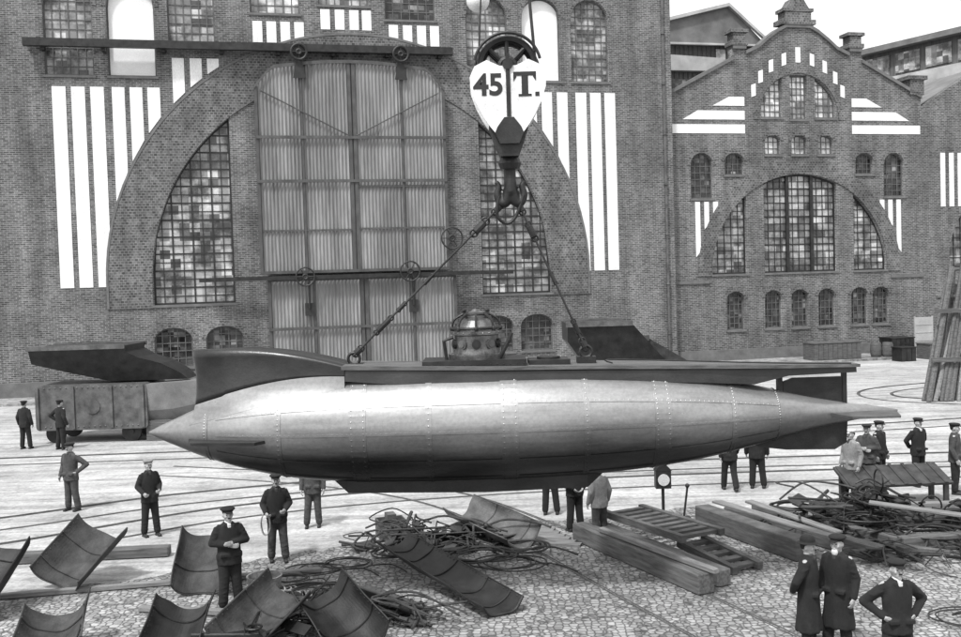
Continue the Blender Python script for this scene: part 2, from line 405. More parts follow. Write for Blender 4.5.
# gate
gs0,gs1=-12.35,-1.85
gm=(gs0+gs1)/2
gtop=lambda s: 17.95-.55*abs((s-gm)/5.25)**2-max(0,abs(s-gm)-4.3)*.95
def corr(bm,a,b,z0,zf,y=-.5,per=.2,amp=.08):
    k=int((b-a)/per*2); L=[]
    for i in range(k+1):
        s=a+(b-a)*i/k; yy=y+(amp if i%2 else 0); L.append((bm.verts.new((s,yy,z0)),bm.verts.new((s,yy,zf(s)))))
    for A,B in zip(L,L[1:]): bm.faces.new((A[0],B[0],B[1],A[1]))
bm=bmesh.new(); corr(bm,gs0,gs1,6.25,gtop); gate=H.part('gate_leaf',bm,CORR,recalc=False)
bm=bmesh.new(); corr(bm,gs0+.35,gs1+.35,0.1,lambda s:6.0,-.5); g2=H.part('gate_leaf',bm,CORR,recalc=False)
for gt,z0,zf,sh in((gate,6.25,gtop,0),(g2,.1,lambda s:6.0,.35)):
    bm=bmesh.new()
    for i,s in enumerate([gs0+sh+.06,gs0+sh+2.5,gm+sh-.12,gm+sh+.12,gs1+sh-2.5,gs1+sh-.06]):
        w=.045 if i in(1,4) else .08
        box(bm,s-w,s+w,-.6,-.515,z0,zf(s)-.01)
    n=40
    L=[gs0+sh+(gs1-gs0)*i/n for i in range(n+1)]
    for a,b in zip(L,L[1:]): extr(bm,[(a,zf(a)-.18),(b,zf(b)-.18),(b,zf(b)),(a,zf(a))],-.64,-.602)
    zs=[6.32,11.3,13.7] if z0>5 else [.2,3.2]
    for z in zs: box(bm,gs0+sh,gs1+sh,-.66,-.604,z-.08,z+.08)
    mk('gate_frame',bm,GATEF,gt,(0,0,0))
    if z0>5:
        for sgn in(-1,1):
            bm=bmesh.new(); tube(bm,[(gm+sgn*.2,-.62,13.8),(gm+sgn*4.9,-.62,16.2)],.04,6); mk('gate_brace',bm,GATEF,gt,(0,0,0))
        for a,b,z in((gs0+.2,gm-.2,8.6),(gm+.2,gs1-.2,8.65),(gm+.2,gs1-.2,11.0)):
            bm=bmesh.new(); box(bm,a,b,-.56,-.518,z-.05,z+.05); mk('gate_batten',bm,GATEF,gt,(0,0,0))
bm=bmesh.new(); box(bm,-23.9,-1.3,-.75,-.45,18.35,18.75); box(bm,-23.9,-1.3,-.45,-.1,18.6,18.66)
for s in range(-23,-1,3): box(bm,s-.1,s+.1,-.45,-.002,18.2,18.59)
H.part('gate_rail',bm,DARK)
bm=bmesh.new(); box(bm,-15.6,1.8,-.95,-.7,5.9,6.12); H.part('gate_rail',bm,DARK)
def handwheel(B,s,z,r,y=-1.05):
    bm=bmesh.new(); torus(bm,(s,y,z),r,.05,'Y',24,6); torus(bm,(s,y,z),r*.25,.06,'Y',12,6)
    for k in range(6):
        a=k*math.pi/3; tube(bm,[(s,y,z),(s+r*math.cos(a),y,z+r*math.sin(a))],.03,6)
    tube(bm,[(s,y,z),(s,-.5,z)],.06,8)
    B.part('handwheel',bm,IRON,smooth=False)
for s,z,r in((-10.0,6.05,.5),(-4.2,6.2,.55),(-1.75,8.0,.6)): handwheel(H,s,z,r)
for s in(-9.9,-4.3):
    bm=bmesh.new(); torus(bm,(s,-.85,18.3),.42,.07,'Y',20,6); torus(bm,(s,-.85,18.3),.12,.07,'Y',10,6)
    for k in range(4): tube(bm,[(s,-.85,18.3),(s+.42*math.cos(k*math.pi/2),-.85,18.3+.42*math.sin(k*math.pi/2))],.03,5)
    extr(bm,[(s-.1,18.1),(s+.1,18.1),(s+.35,16.9),(s-.35,16.9)],-.72,-.665)
    H.part('pulley',bm,IRON)
for s in(-9.8,-4.0):
    bm=bmesh.new(); tube(bm,[(s,-.8,5.8),(s,-.8,4.3)],.06,6); box(bm,s-.25,s+.25,-.75,-.61,3.9,4.6); H.part('gate_latch',bm,IRON)
bm=bmesh.new(); tube(bm,[(11.7,-.12,.1),(11.7,-.12,26)],.08,8)
for z in range(2,26,3): torus(bm,(11.7,-.12,z),.1,.03,'Z',12,5)
H.part('drain_pipe',bm,MIDST)

# ---- gabled hall
G=Bld('gabled_brick_hall',21.1,.6,'brick hall with stepped gable, arched windows and white stripes')
S0=21.1
la=circ(S0,5.5,6.15)
window(G,18.55,23.65,5.5,la,12,14,GLASSM,IRON,.1,.02,.3,True,False,4,posts=(20.25,21.95))
window(G,15.0,17.35,5.5,la,5,10,GLASS,IRON,.09,.02,.3,True,False)
window(G,24.85,27.2,5.5,la,5,10,GLASS,IRON,.09,.02,.3,True,False)
for c in(16.5,19.1,20.95,22.85,25.2,26.75): window(G,c-.6,c+.6,2.0,rnd(c-.6,c+.6,4.4,.45),4,6,GLASSD,surround='round')
for c in(14.4,27.85): window(G,c-.75,c+.75,10.2,rnd(c-.75,c+.75,13.0),4,7,GLASSD,surround='round')
for c in(16.6,25.7): window(G,c-.65,c+.65,11.65,rnd(c-.65,c+.65,13.0,.5),4,4,GLASSD,surround='round')
for c in(19.25,21.1,22.95): window(G,c-.53,c+.53,12.9,rnd(c-.53,c+.53,14.1,.35),3,3,GLASSL,surround='round')
ua=circ(S0,15.2,2.75)
window(G,18.5,19.95,15.2,ua,4,6,GLASSL,surround=False)
window(G,22.25,23.7,15.2,ua,4,6,GLASSL,surround=False)
window(G,20.5,21.7,15.1,lambda s:17.85,4,7,GLASSL,surround=False)
left=[(12.3,16.5),(16.6,18.7),(16.6,19.4),(17.5,19.4),(17.5,19.1),(18.4,19.5),(19.0,20.0),(19.7,20.5),(20.3,20.8)]
right=[(2*S0-a,b) for a,b in left][::-1]
G.part('wall',slabmesh([[(12.3,0)]+left+right+[(29.9,0)]]+G.holes,0,.6),BRICK)
bm=bmesh.new(); pl=left+right
for a,b in zip(pl,pl[1:]):
    if abs(a[0]-b[0])<.01: continue
    extr(bm,[(a[0],a[1]+.002),(b[0],b[1]+.002),(b[0],b[1]+.22),(a[0],a[1]+.22)],-.15,.75)
G.part('coping',bm,STONE)
bm=bmesh.new()
box(bm,19.9,22.3,-.2,.8,21.0,21.3); box(bm,20.2,22.0,-.15,.75,21.302,21.8); box(bm,20.05,22.15,-.2,.8,21.802,22.0); extr(bm,[(20.3,22.002),(21.9,22.002),(21.5,22.6),(20.7,22.6)],-.1,.7)
G.part('pinnacle',bm,BRICK2)
for c in(17.05,25.15):
    bm=bmesh.new(); box(bm,c-.55,c+.55,-.18,.78,19.62,19.9); box(bm,c-.4,c+.4,-.1,.7,19.902,20.4); box(bm,c-.6,c+.6,-.2,.8,20.402,20.6); G.part('pinnacle',bm,BRICK2)
bm=bmesh.new(); c=29.55; box(bm,c-.5,c+.5,-.15,.9,16.73,17.7); box(bm,c-.7,c+.7,-.25,1,17.702,17.95); G.part('pinnacle',bm,BRICK2)
ringband(G,S0,5.5,6.17,7.1,0,math.pi,5.4)
ringband(G,S0,15.2,2.78,3.1,0,math.pi,15.1)
for sg in(1,-1):
    f=lambda a: S0+sg*(a-S0)
    def st(p): stripe(G,[(f(a),b) for a,b in p])
    st([(12.4,14.2),(17.35,14.2),(17.35,14.75),(12.4,14.75)])
    st([(13.2,15.05),(17.35,15.05),(17.35,15.6),(14.2,15.6)])
    st([(15.2,15.9),(17.35,15.9),(17.35,16.45),(16.3,16.45)])
    for a,z0 in((13.9,6.6),(14.5,8.3),(15.1,9.1)): st([(a,z0),(a+.32,z0+.35),(a+.32,10.0),(a,10.0)])
    for k in range(1,5):
        an=math.radians(90-k*17); c0=(S0-3.35*math.cos(an),15.2+3.35*math.sin(an))
        a=c0[0]; w=.15
        st([(a-w,c0[1]),(a+w,c0[1]+.1),(a+w,c0[1]+.85),(a-w,c0[1]+.75)])
stripe(G,rect(20.93,21.27,18.65,19.6))
bpart(G,'side_wall',BRICK,12.35,12.9,.602,30,0,16.2); bpart(G,'side_wall',BRICK,29.3,29.85,.602,30,0,16.2)
bm=bmesh.new(); extr(bm,[(12.3,16.2),(29.9,16.2),(S0,20.2)],.62,30); G.part('roof',bm,ROOF)
bpart(G,'plinth',STONE,12.3,29.9,-.1,-.002,0,.8); bpart(G,'string_course',STONE,12.3,14.7,-.08,-.002,4.95,5.15); bpart(G,'string_course',STONE,27.5,29.9,-.08,-.002,4.95,5.15)

# ---- third hall
K=Bld('brick_hall',41,.6,'brick hall with white stripes beside the gabled hall')
window(K,31.9,34.5,5.5,circ(38.2,5.5,6.4),5,8,GLASS,IRON,surround=False)
for c in(32.5,35,37): window(K,c-.6,c+.6,2.0,rnd(c-.6,c+.6,4.4,.45),4,6,GLASSD,surround='round')
K.part('wall',slabmesh([[(29.92,0),(52,0),(52,17),(46,17),(41,21),(35,19),(29.92,16)]]+K.holes,0,.6),BRICK)
for a in(31.3,31.95,32.6): stripe(K,rect(a,a+.35,9.5,13.0))
bm=bmesh.new(); extr(bm,[(30,15.6),(52,15.6),(41,20.5)],.62,30); K.part('roof',bm,ROOF)
bpart(K,'side_wall',BRICK,30.2,30.6,.602,30,0,15.6); bpart(K,'side_wall',BRICK,51.5,51.9,.602,30,0,15.6)

# ---- structures behind
L=Bld('timber_workshop',22,17,'timber-clad clerestory workshop rising behind the gable')
bm=bmesh.new(); box(bm,14,27.2,0,14,0,23.6); L.part('wall',bm,CLAD)
bm=bmesh.new(); box(bm,14,23.2,-1.4,-.01,0,21.2); L.part('lower_wall',bm,CLAD)
bm=bmesh.new(); extr(bm,[(13.5,23.7),(14,23.602),(27.2,23.602),(27.7,23.7),(24.8,26.5),(24.2,26.5)],-.6,14.4); L.part('roof',bm,ROOF)
bm=bmesh.new(); extr(bm,[(14,21.202),(23.5,21.202),(23.4,22.2),(14,22.6)],-1.9,-.02); L.part('lower_roof',bm,ROOFL)
bm=bmesh.new()
for k in range(34): x=14.2+k*.38; box(bm,x,x+.2,-.06,-.003,22.3,23.55)
for k in range(24): x=14.2+k*.38; box(bm,x,x+.2,-1.46,-1.403,16,21.1)
L.part('cladding_slats',bm,WOOD)
bm=bmesh.new(); extr(bm,[(13.6,23.45),(27.6,23.45),(27.6,23.59),(13.6,23.59)],-.9,-.62); L.part('eaves_board',bm,ROOFL)
for sx,dz in((-1,0),(1,0)):
    bm=bmesh.new(); p=[(24.5,26.5),(24.5,26.75),(13.3,23.95),(13.3,23.7)] if sx<0 else [(24.5,26.5),(24.5,26.75),(27.9,23.95),(27.9,23.7)]; extr(bm,p,-.95,-.62); L.part('barge_board',bm,ROOFL)
for i in range(4):
    bm=bmesh.new(); box(bm,15+2.1*i,16.4+2.1*i,-1.53,-1.47,18.4,20.6); L.part('window',bm,GLASSD)
for i in range(3):
    bm=bmesh.new(); box(bm,23.7+1.15*i,24.5+1.15*i,-.13,-.07,22.4,23.3); L.part('window',bm,GLASSL)
e=empty('workshop_hall',(36,96,0),math.atan2(-8.4,5.7)); tag(e,'long workshop hall with glazed clerestory and dark roof','building')
bm=bmesh.new(); box(bm,0,45,0,18,0,21.5); mk('wall',bm,BRICK,e)
bm=bmesh.new(); box(bm,1,45,.3,17,23.0,25.6); mk('clerestory',bm,CLAD,e)
bm=bmesh.new(); box(bm,.4,45.5,-.6,17.6,25.602,26.1); mk('upper_roof',bm,ROOF,e)
bm=bmesh.new(); extr(bm,[(-.6,21.502),(45.5,21.502),(45.5,22.99),(-.6,22.99)],-.8,18.8); mk('roof',bm,ROOFL,e)
for i in range(14):
    bm=bmesh.new(); box(bm,1.5+3*i,3.9+3*i,.2,.298,23.4,25.2); mk('window',bm,GLASS,e)

# ---------------------------------------------------------------- submarine
SY=17.2
SO=(0.6,SY,1.9)
sub=empty('submarine',SO); tag(sub,'small riveted steel submarine hanging in crane slings above the quay','submarine')
prof=[(-5.78,.02),(-5.6,.11),(-5.3,.24),(-4.9,.41),(-4.4,.58),(-3.85,.73),(-3.2,.85),(-2.5,.92),(-1.6,.96),(-.5,.975),(.6,.97),(1.6,.94),(2.6,.87),(3.7,.73),(4.75,.5),(5.6,.29),(6.3,.16),(6.9,.07),(7.15,.02)]
pp=cat([(a,b,0) for a,b in prof],4)
def rad(x):
    for a,b in zip(pp,pp[1:]):
        if a.x<=x<=b.x: return a.y+(b.y-a.y)*(x-a.x)/max(b.x-a.x,1e-6)
    return .02
CZ=3.06
bm=bmesh.new(); n=56; rings=[]
for p in pp: rings.append([bm.verts.new((p.x,SY+p.y*math.cos(2*math.pi*k/n),CZ+p.y*math.sin(2*math.pi*k/n))) for k in range(n)])
for A,B in zip(rings,rings[1:]):
    for k in range(n): bm.faces.new((A[k],A[(k+1)%n],B[(k+1)%n],B[k]))
bm.faces.new(rings[0]); bm.faces.new(rings[-1][::-1])
bmesh.ops.recalc_face_normals(bm,faces=bm.faces)
for x in(-4.7,-3.4,-2.17,-1.97,-.9,.33,.53,1.7,2.87,3.07,4.2,5.0):
    r=rad(x)+.006
    for k in range(60):
        a=2*math.pi*k/60; rivet(bm,(x,SY+r*math.cos(a),CZ+r*math.sin(a)),(0,math.cos(a),math.sin(a)),.018)
for ang in(212,180,152,240):
    a=R(ang); x=-4.4
    while x<5.0:
        r=rad(x)+.006; rivet(bm,(x,SY+r*math.cos(a),CZ+r*math.sin(a)),(0,math.cos(a),math.sin(a)),.014); x+=.08
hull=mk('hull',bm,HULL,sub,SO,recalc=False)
for p in hull.data.polygons: p.use_smooth=True
def band(x0,x1,h,a0=0,a1=360,name='seam_strap'):
    bm=bmesh.new(); N=60; m=max(2,int((x1-x0)/.15)); L=[]
    for j in range(m+1):
        x=x0+(x1-x0)*j/m; L.append([bm.verts.new((x,SY+(rad(x)+h)*math.cos(R(a0+(a1-a0)*k/N)),CZ+(rad(x)+h)*math.sin(R(a0+(a1-a0)*k/N)))) for k in range(N+1)])
    L=[[bm.verts.new((v.co.x,SY+(v.co.y-SY)*.985,CZ+(v.co.z-CZ)*.985)) for v in L[0]]]+L+[[bm.verts.new((v.co.x,SY+(v.co.y-SY)*.985,CZ+(v.co.z-CZ)*.985)) for v in L[-1]]]
    for A,B in zip(L,L[1:]):
        for k in range(N): bm.faces.new((A[k],A[k+1],B[k+1],B[k]))
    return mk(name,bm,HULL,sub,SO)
for x in(-4.7,-3.4,-2.07,-.9,.43,1.7,2.97,4.2):
    h=.05 if x in(-4.7,-3.4,-.9,1.7,4.2) else .14; band(x-h,x+h,.008)
for a in(212,180,240,152): band(-4.5,5.0,.009,a-2.0,a+2.0)
def casing(st,name,m):
    bm=bmesh.new(); L=[]
    for x,wt,wb,zb,zt in st:
        L.append([bm.verts.new(v) for v in((x,SY-wb,zb),(x,SY-wt,zt),(x,SY+wt,zt),(x,SY+wb,zb))])
    for A,B in zip(L,L[1:]):
        for k in range(4): bm.faces.new((A[k],A[(k+1)%4],B[(k+1)%4],B[k]))
    bm.faces.new(L[0]); bm.faces.new(L[-1][::-1])
    return mk(name,bm,m,sub,SO)
casing([(-2.3,.52,.56,3.9,4.09),(-1.2,.54,.6,3.8,4.05),(0,.55,.62,3.78,4.02),(2,.5,.56,3.76,3.98),(3.5,.42,.46,3.7,3.93),(4.6,.3,.33,3.62,3.88),(5.2,.25,.26,3.74,3.87),(6.4,.15,.16,3.76,3.85)],'deck_casing',PAINTD)
casing([(-2.35,.56,.56,4.091,4.16),(0,.61,.61,4.021,4.08),(2,.56,.56,3.981,4.04),(3.5,.48,.48,3.931,3.99),(5,.36,.36,3.881,3.94),(6.45,.2,.2,3.851,3.9)],'deck',WOODX)
bst=[(-4.98,.03,4.46),(-4.9,.12,4.47),(-4.6,.24,4.47),(-4.2,.34,4.47),(-3.7,.43,4.44),(-3.2,.5,4.37),(-2.7,.53,4.26),(-2.3,.56,4.15)]
def fair(side,name,m,k=8):
    bm=bmesh.new(); L=[]
    fine=cat([(a,b,c) for a,b,c in bst],3)
    for v in fine:
        x,wt,zt=v.x,v.y,v.z; u=(x+4.98)/2.68; r=rad(x); al=R(26+u*26); wb=r*math.cos(al)+.01; zb=CZ+r*math.sin(al)-.01
        split=.72-.3*u
        t0,t1=(0,split) if side==0 else (split,1)
        row=[]
        for i in range(k+1):
            t=t0+(t1-t0)*i/k; yy=wt+(wb-wt)*t**2.6 ; zz=zt+(zb-zt)*(t**.9)
            row.append((x+ .28*t*(1-t)*(x<-4.4),yy,zz))
        L.append([bm.verts.new((a,SY-b,c)) for a,b,c in row]+[bm.verts.new((a,SY+b,c)) for a,b,c in row[::-1]])
    for A,B in zip(L,L[1:]):
        for i in range(len(A)-1):
            if side==1 and i==k: continue
            bm.faces.new((A[i],A[i+1],B[i+1],B[i]))
    bm.faces.new(L[0][::-1])
    if side==0:
        for A,B in zip(L,L[1:]): bm.faces.new((A[0],B[0],B[-1],A[-1]))
    return mk(name,bm,m,sub,SO,smooth=True)
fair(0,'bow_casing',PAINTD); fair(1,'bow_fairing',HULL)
bm=bmesh.new(); box(bm,-1.0,.75,SY-.5,SY+.5,4.04,4.18); 
for k in range(16): rivet(bm,(-.95+k*.11,SY-.501,4.11),(0,-1,0),.014)
mk('tower_platform',bm,DARK,sub,SO)
bm=bmesh.new(); box(bm,.8,1.5,SY-.3,SY+.3,4.05,4.14); tube(bm,[(1.15,SY,4.14),(1.15,SY,4.18)],.2,18); mk('deck_hatch',bm,DARK,sub,SO)
bm=bmesh.new(); X0=-.08
def ring(bm,secs,n=40): loft(bm,[(z,X0,SY,r,r) for z,r in secs],n)
ring(bm,[(4.17,.48),(4.25,.49),(4.27,.49),(4.28,.4),(4.36,.385),(4.58,.38),(4.6,.44),(4.66,.44),(4.68,.37),(4.75,.34),(4.84,.27),(4.9,.18),(4.93,.15),(4.97,.15),(4.99,.09),(5.03,.05)])
for k in range(24):
    a=k*math.pi/12; rivet(bm,(X0+.46*math.cos(a),SY+.46*math.sin(a),4.27),(0,0,1),.02); rivet(bm,(X0+.44*math.cos(a),SY+.44*math.sin(a),4.63),(math.cos(a),math.sin(a),0),.016)
tower=mk('conning_tower',bm,BRASS,sub,SO,smooth=False)
for k in range(10):
    a=R(k*36+18); bm=bmesh.new(); c=Vector((X0+.39*math.cos(a),SY+.39*math.sin(a),4.44)); d=Vector((math.cos(a),math.sin(a),0))
    tube(bm,[c-d*.03,c+d*.03],.08,14); tube(bm,[c+d*.031,c+d*.045],.05,12); mk('porthole',bm,DARK if k%2 else MIDST,tower,(0,0,0))
bm=bmesh.new()
for k in range(8):
    a=R(k*45); tube(bm,cat([(X0+.42*math.cos(a),SY+.42*math.sin(a),4.66),(X0+.38*math.cos(a),SY+.38*math.sin(a),4.84),(X0+.22*math.cos(a),SY+.22*math.sin(a),4.95)],4),.022,6); ell(bm,(X0+.42*math.cos(a),SY+.42*math.sin(a),4.7),(.035,.035,.05),None,8,6)
torus(bm,(X0,SY,4.71),.41,.022,'Z'); torus(bm,(X0,SY,4.94),.21,.02,'Z')
mk('guard_rail',bm,DARK,tower,(0,0,0))
for sx in(-.2,.2):
    bm=bmesh.new(); tube(bm,[(X0+sx,SY,4.88),(X0+sx,SY,5.0)],.03,8); ell(bm,(X0+sx,SY,5.01),(.045,.045,.03),None,8,6); mk('hatch_dog',bm,DARK,tower,(0,0,0))
bm=bmesh.new(); tube(bm,[(X0+.38,SY-.25,4.18),(X0+.55,SY-.28,4.5),(X0+.6,SY-.28,4.62)],.035,8); mk('vent_pipe',bm,DARK,sub,SO)
bm=bmesh.new(); tube(bm,[(X0-.52,SY-.1,4.18),(X0-.56,SY-.1,4.5),(X0-.4,SY-.1,4.56)],.03,8); mk('vent_pipe',bm,DARK,sub,SO)
bm=bmesh.new(); L=[]
for x,w,zt,zb in((-2.75,.1,2.35,2.3),(-2.35,.24,2.3,1.95),(0,.28,2.25,1.9),(1.75,.24,2.3,1.93),(2.2,.1,2.4,2.3)):
    L.append([bm.verts.new(v) for v in((x,SY-w,zt),(x,SY-w*.85,zb),(x,SY+w*.85,zb),(x,SY+w,zt))])
for A,B in zip(L,L[1:]):
    for k in range(4): bm.faces.new((A[k],A[(k+1)%4],B[(k+1)%4],B[k]))
bm.faces.new(L[0]); bm.faces.new(L[-1])
mk('keel',bm,PAINTD,sub,SO)
bm=bmesh.new(); box(bm,5.08,5.16,SY-.06,SY+.06,3.3,3.76); box(bm,6.2,6.27,SY-.05,SY+.05,3.1,3.78); mk('rudder_bracket',bm,DARK,sub,SO)
bm=bmesh.new(); extr(bm,[(5.18,3.3),(6.18,3.2),(6.18,3.68),(5.35,3.68),(5.18,3.62)],SY-.025,SY+.025); mk('rudder',bm,DARK,sub,SO)
bm=bmesh.new(); extr(bm,[(4.35,2.66),(4.75,2.5),(5.2,2.44),(6.05,2.42),(6.26,2.54),(6.28,2.92),(6.1,2.95),(5.5,2.86),(4.8,2.72)],SY-.03,SY+.03); mk('rudder',bm,DARK,sub,SO)
def fin(q,z,name,m=MIDST,th=.04):
    bm=bmesh.new(); a=[bm.verts.new((x,y,z)) for x,y in q]; b=[bm.verts.new((x,y,z+th)) for x,y in q]
    bm.faces.new(a); bm.faces.new(b)
    for i in range(4): bm.faces.new((a[i],a[(i+1)%4],b[(i+1)%4],b[i]))
    mk(name,bm,m,sub,SO)
for sg in(-1,1):
    fin([(5.9,SY+sg*.15),(6.1,SY+sg*.75),(6.9,SY+sg*.75),(7.1,SY+sg*.05)],3.04,'stern_plane')
    fin([(-5.0,SY+sg*.36),(-4.85,SY+sg*.8),(-3.75,SY+sg*.98),(-3.6,SY+sg*.74)],2.93,'bow_plane',DARK,.05)
for x in(-2.2,1.8):
    bm=bmesh.new(); torus(bm,(x,SY,4.24),.1,.03,'Y',16,6); box(bm,x-.16,x+.16,SY-.12,SY+.12,4.02,4.16); mk('lifting_eye',bm,DARK,sub,SO)
bm=bmesh.new(); tube(bm,cat([(2.2,SY-.4,4.06),(2.3,SY-.42,4.12),(5.0,SY-.3,3.97),(6.3,SY-.18,3.92)],5),.012,5); mk('deck_pipe',bm,DARK,sub,SO)

# ---------------------------------------------------------------- crane block
bx=.58
BO=(bx,SY,7.7)
blk=empty('crane_hook_block',BO); tag(blk,'white 45 ton crane hook block with black ramshorn hook','crane hook')
cheek=[(-.56,9.1),(-.64,8.92),(-.63,8.74),(-.55,8.5),(-.44,8.28),(-.31,8.08),(-.18,7.92),(.18,7.92),(.31,8.08),(.44,8.28),(.55,8.5),(.63,8.74),(.64,8.92),(.56,9.1),(.35,9.2),(.14,9.1),(-.14,9.1),(-.35,9.2)]
for sg in(-1,1):
    bm=bmesh.new(); y=SY+sg*.3
    extr(bm,[(bx+a,b) for a,b in cheek],y-.02,y+.02); ck=mk('cheek_plate',bm,BLOCKW,blk,BO)
    y0,y1=(y-.045,y-.021) if sg<0 else (y+.021,y+.045)
    bm=bmesh.new(); box(bm,bx-.035,bx+.035,y0,y1,8.25,9.3); mk('strap',bm,DARK,ck,(0,0,0))
    bm=bmesh.new(); extr(bm,[(bx-.2,8.08),(bx-.24,7.98),(bx-.16,7.8),(bx+.16,7.8),(bx+.24,7.98),(bx+.2,8.08),(bx+.08,8.24),(bx-.08,8.24)],y0,y1)
    mk('lower_strap',bm,DARK,ck,(0,0,0))
for dy in(-.16,0,.16):
    bm=bmesh.new(); torus(bm,(bx,SY+dy,9.12),.46,.06,'Y',40,8); torus(bm,(bx,SY+dy,9.12),.12,.06,'Y',16,8)
    for k in range(8):
        a=k*math.pi/4; tube(bm,[(bx,SY+dy,9.12),(bx+.45*math.cos(a),SY+dy,9.12+.45*math.sin(a))],.035,6)
    mk('sheave',bm,DARK,blk,BO)
bm=bmesh.new(); tube(bm,[(bx,SY-.36,9.12),(bx,SY+.36,9.12)],.09,14); mk('axle',bm,DARK,blk,BO)
for dy in(-.26,.26):
    bm=bmesh.new(); pts=[(bx+.56*math.cos(a),SY+dy,9.1+.56*math.sin(a)) for a in [R(12+156*k/20) for k in range(21)]]; tube(bm,pts,.028,6); mk('rope_guard',bm,DARK,blk,BO)
bm=bmesh.new(); extr(bm,[(bx-.3,8.3),(bx-.34,8.12),(bx-.24,7.82),(bx-.15,7.6),(bx+.15,7.6),(bx+.24,7.82),(bx+.34,8.12),(bx+.3,8.3)],SY-.26,SY+.26)
tube(bm,[(bx,SY,7.75),(bx,SY,7.25)],.1,14)
loft(bm,[(7.4,bx,SY,.16,.16),(7.5,bx,SY,.2,.2),(7.6,bx,SY,.16,.16)],16)
mk('crosshead',bm,DARK,blk,BO)
bm=bmesh.new()
caps(bm,(bx,SY,7.35),(bx,SY,7.02),.09,.12)
for sg in(-1,1):
    pts=cat([(bx,SY,7.12),(bx+sg*.08,SY,6.86),(bx+sg*.17,SY,6.84),(bx+sg*.23,SY,6.97),(bx+sg*.2,SY,7.12),(bx+sg*.25,SY,7.2)],5)
    tube(bm,pts,[.11-.075*i/len(pts) for i in range(len(pts))],10)
hk=bpy.data.objects.new('hook',remesh(bm,.018,2)); hk.data.materials.append(DARK); link(hk,blk); hk.location=(-BO[0],-BO[1],-BO[2])
yb=SY-.325
def letters(txt,x,z,size,name='lettering'):
    cu=bpy.data.curves.new('t','FONT'); cu.body=txt; cu.size=size; cu.extrude=.004; cu.offset=.014; cu.align_x='CENTER'
    ob=bpy.data.objects.new('t',cu); COL.objects.link(ob); dg=bpy.context.evaluated_depsgraph_get(); dg.update()
    me=bpy.data.meshes.new_from_object(ob.evaluated_get(dg)); bpy.data.objects.remove(ob)
    me.transform(Matrix.Translation((x,yb,z))@Matrix.Rotation(R(90),4,'X')); me.materials.clear(); me.materials.append(BLACKP)
    o=bpy.data.objects.new(name,me); link(o,blk); o.location=(-BO[0],-BO[1],-BO[2])
letters('45',bx-.33,8.62,.5)
bm=bmesh.new(); tx=bx+.28
extr(bm,[(tx-.055,8.62),(tx+.055,8.62),(tx+.055,8.92),(tx-.055,8.92)],yb-.004,yb+.004)
extr(bm,[(tx-.19,8.922),(tx+.19,8.922),(tx+.19,8.99),(tx-.19,8.99)],yb-.004,yb+.004)
extr(bm,[(tx-.19,8.83),(tx-.14,8.9),(tx-.14,8.921),(tx-.19,8.921)],yb-.004,yb+.004)
extr(bm,[(tx+.14,8.9),(tx+.19,8.83),(tx+.19,8.921),(tx+.14,8.921)],yb-.004,yb+.004)
extr(bm,[(tx-.11,8.58),(tx+.11,8.58),(tx+.11,8.619),(tx-.11,8.619)],yb-.004,yb+.004)
extr(bm,[(tx+.17,8.58),(tx+.24,8.58),(tx+.24,8.65),(tx+.17,8.65)],yb-.004,yb+.004)
mk('lettering',bm,BLACKP,blk,BO)
bm=bmesh.new()
for dy in(-.16,0,.16):
    for sg in(-1,1): tube(bm,[(bx+sg*.49,SY+dy,9.12),(bx+sg*.3,SY+dy,12),(bx+sg*.25,SY+dy,24)],.016,6)
cr=mk('hoisting_rope',bm,ROPE,None); tag(cr,'steel hoisting ropes running up from the hook block','rope')
bm=bmesh.new(); ell(bm,(.12,SY+.3,10.36),(.2,.2,.2),None,24,16); tube(bm,[(.12,SY+.3,10.55),(.12,SY+.3,10.7)],.07,12); tube(bm,[(.12,SY+.3,10.7),(.12,SY+.3,24)],.012,6)
lm=mk('globe_lamp',bm,LAMPG,None,smooth=True); tag(lm,'white glass globe lamp hanging on a cable','lamp')
def sling(p0,p1,links):
    p0=Vector(p0);p1=Vector(p1); e=empty('lifting_sling',p1); tag(e,'tarred wire sling with shackles and turnbuckle','lifting sling','slings carrying the submarine')
    bm=bmesh.new(); 
    for dy in(-.025,.025): tube(bm,[p0+Vector((0,dy,0)),p1+Vector((0,dy,0))],.018,8)
    mk('wire',bm,ROPE,e,p1)
    d=(p1-p0).normalized()
    for t,ln,r in links:
        bm=bmesh.new(); c=p0.lerp(p1,t); tube(bm,[c-d*ln,c-d*ln*.8,c+d*ln*.8,c+d*ln],[r*.5,r,r,r*.5],10); torus(bm,c-d*ln*1.1,r*.9,r*.3,'Y',14,6); torus(bm,c+d*ln*1.1,r*.9,r*.3,'Y',14,6)
        mk('shackle',bm,DARK,e,p1)
sling((bx-.12,SY,6.84),(-2.2,SY,4.29),[(.04,.07,.06),(.16,.13,.07),(.5,.08,.035),(.68,.07,.04),(.8,.16,.05),(.97,.06,.06)])
sling((bx+.12,SY,6.84),(1.8,SY,4.29),[(.04,.07,.06),(.2,.12,.06),(.52,.08,.035),(.86,.12,.045),(.97,.06,.06)])
bm=bmesh.new(); tube(bm,cat([(bx-.2,SY-.05,6.95),(bx-.24,SY-.05,6.62),(bx-.08,SY-.05,6.48),(bx+.08,SY-.05,6.6),(bx+.22,SY-.05,6.95)],6),.03,8); o=mk('shackle_ring',bm,DARK); tag(o,'heavy iron ring hanging in the hook','shackle')

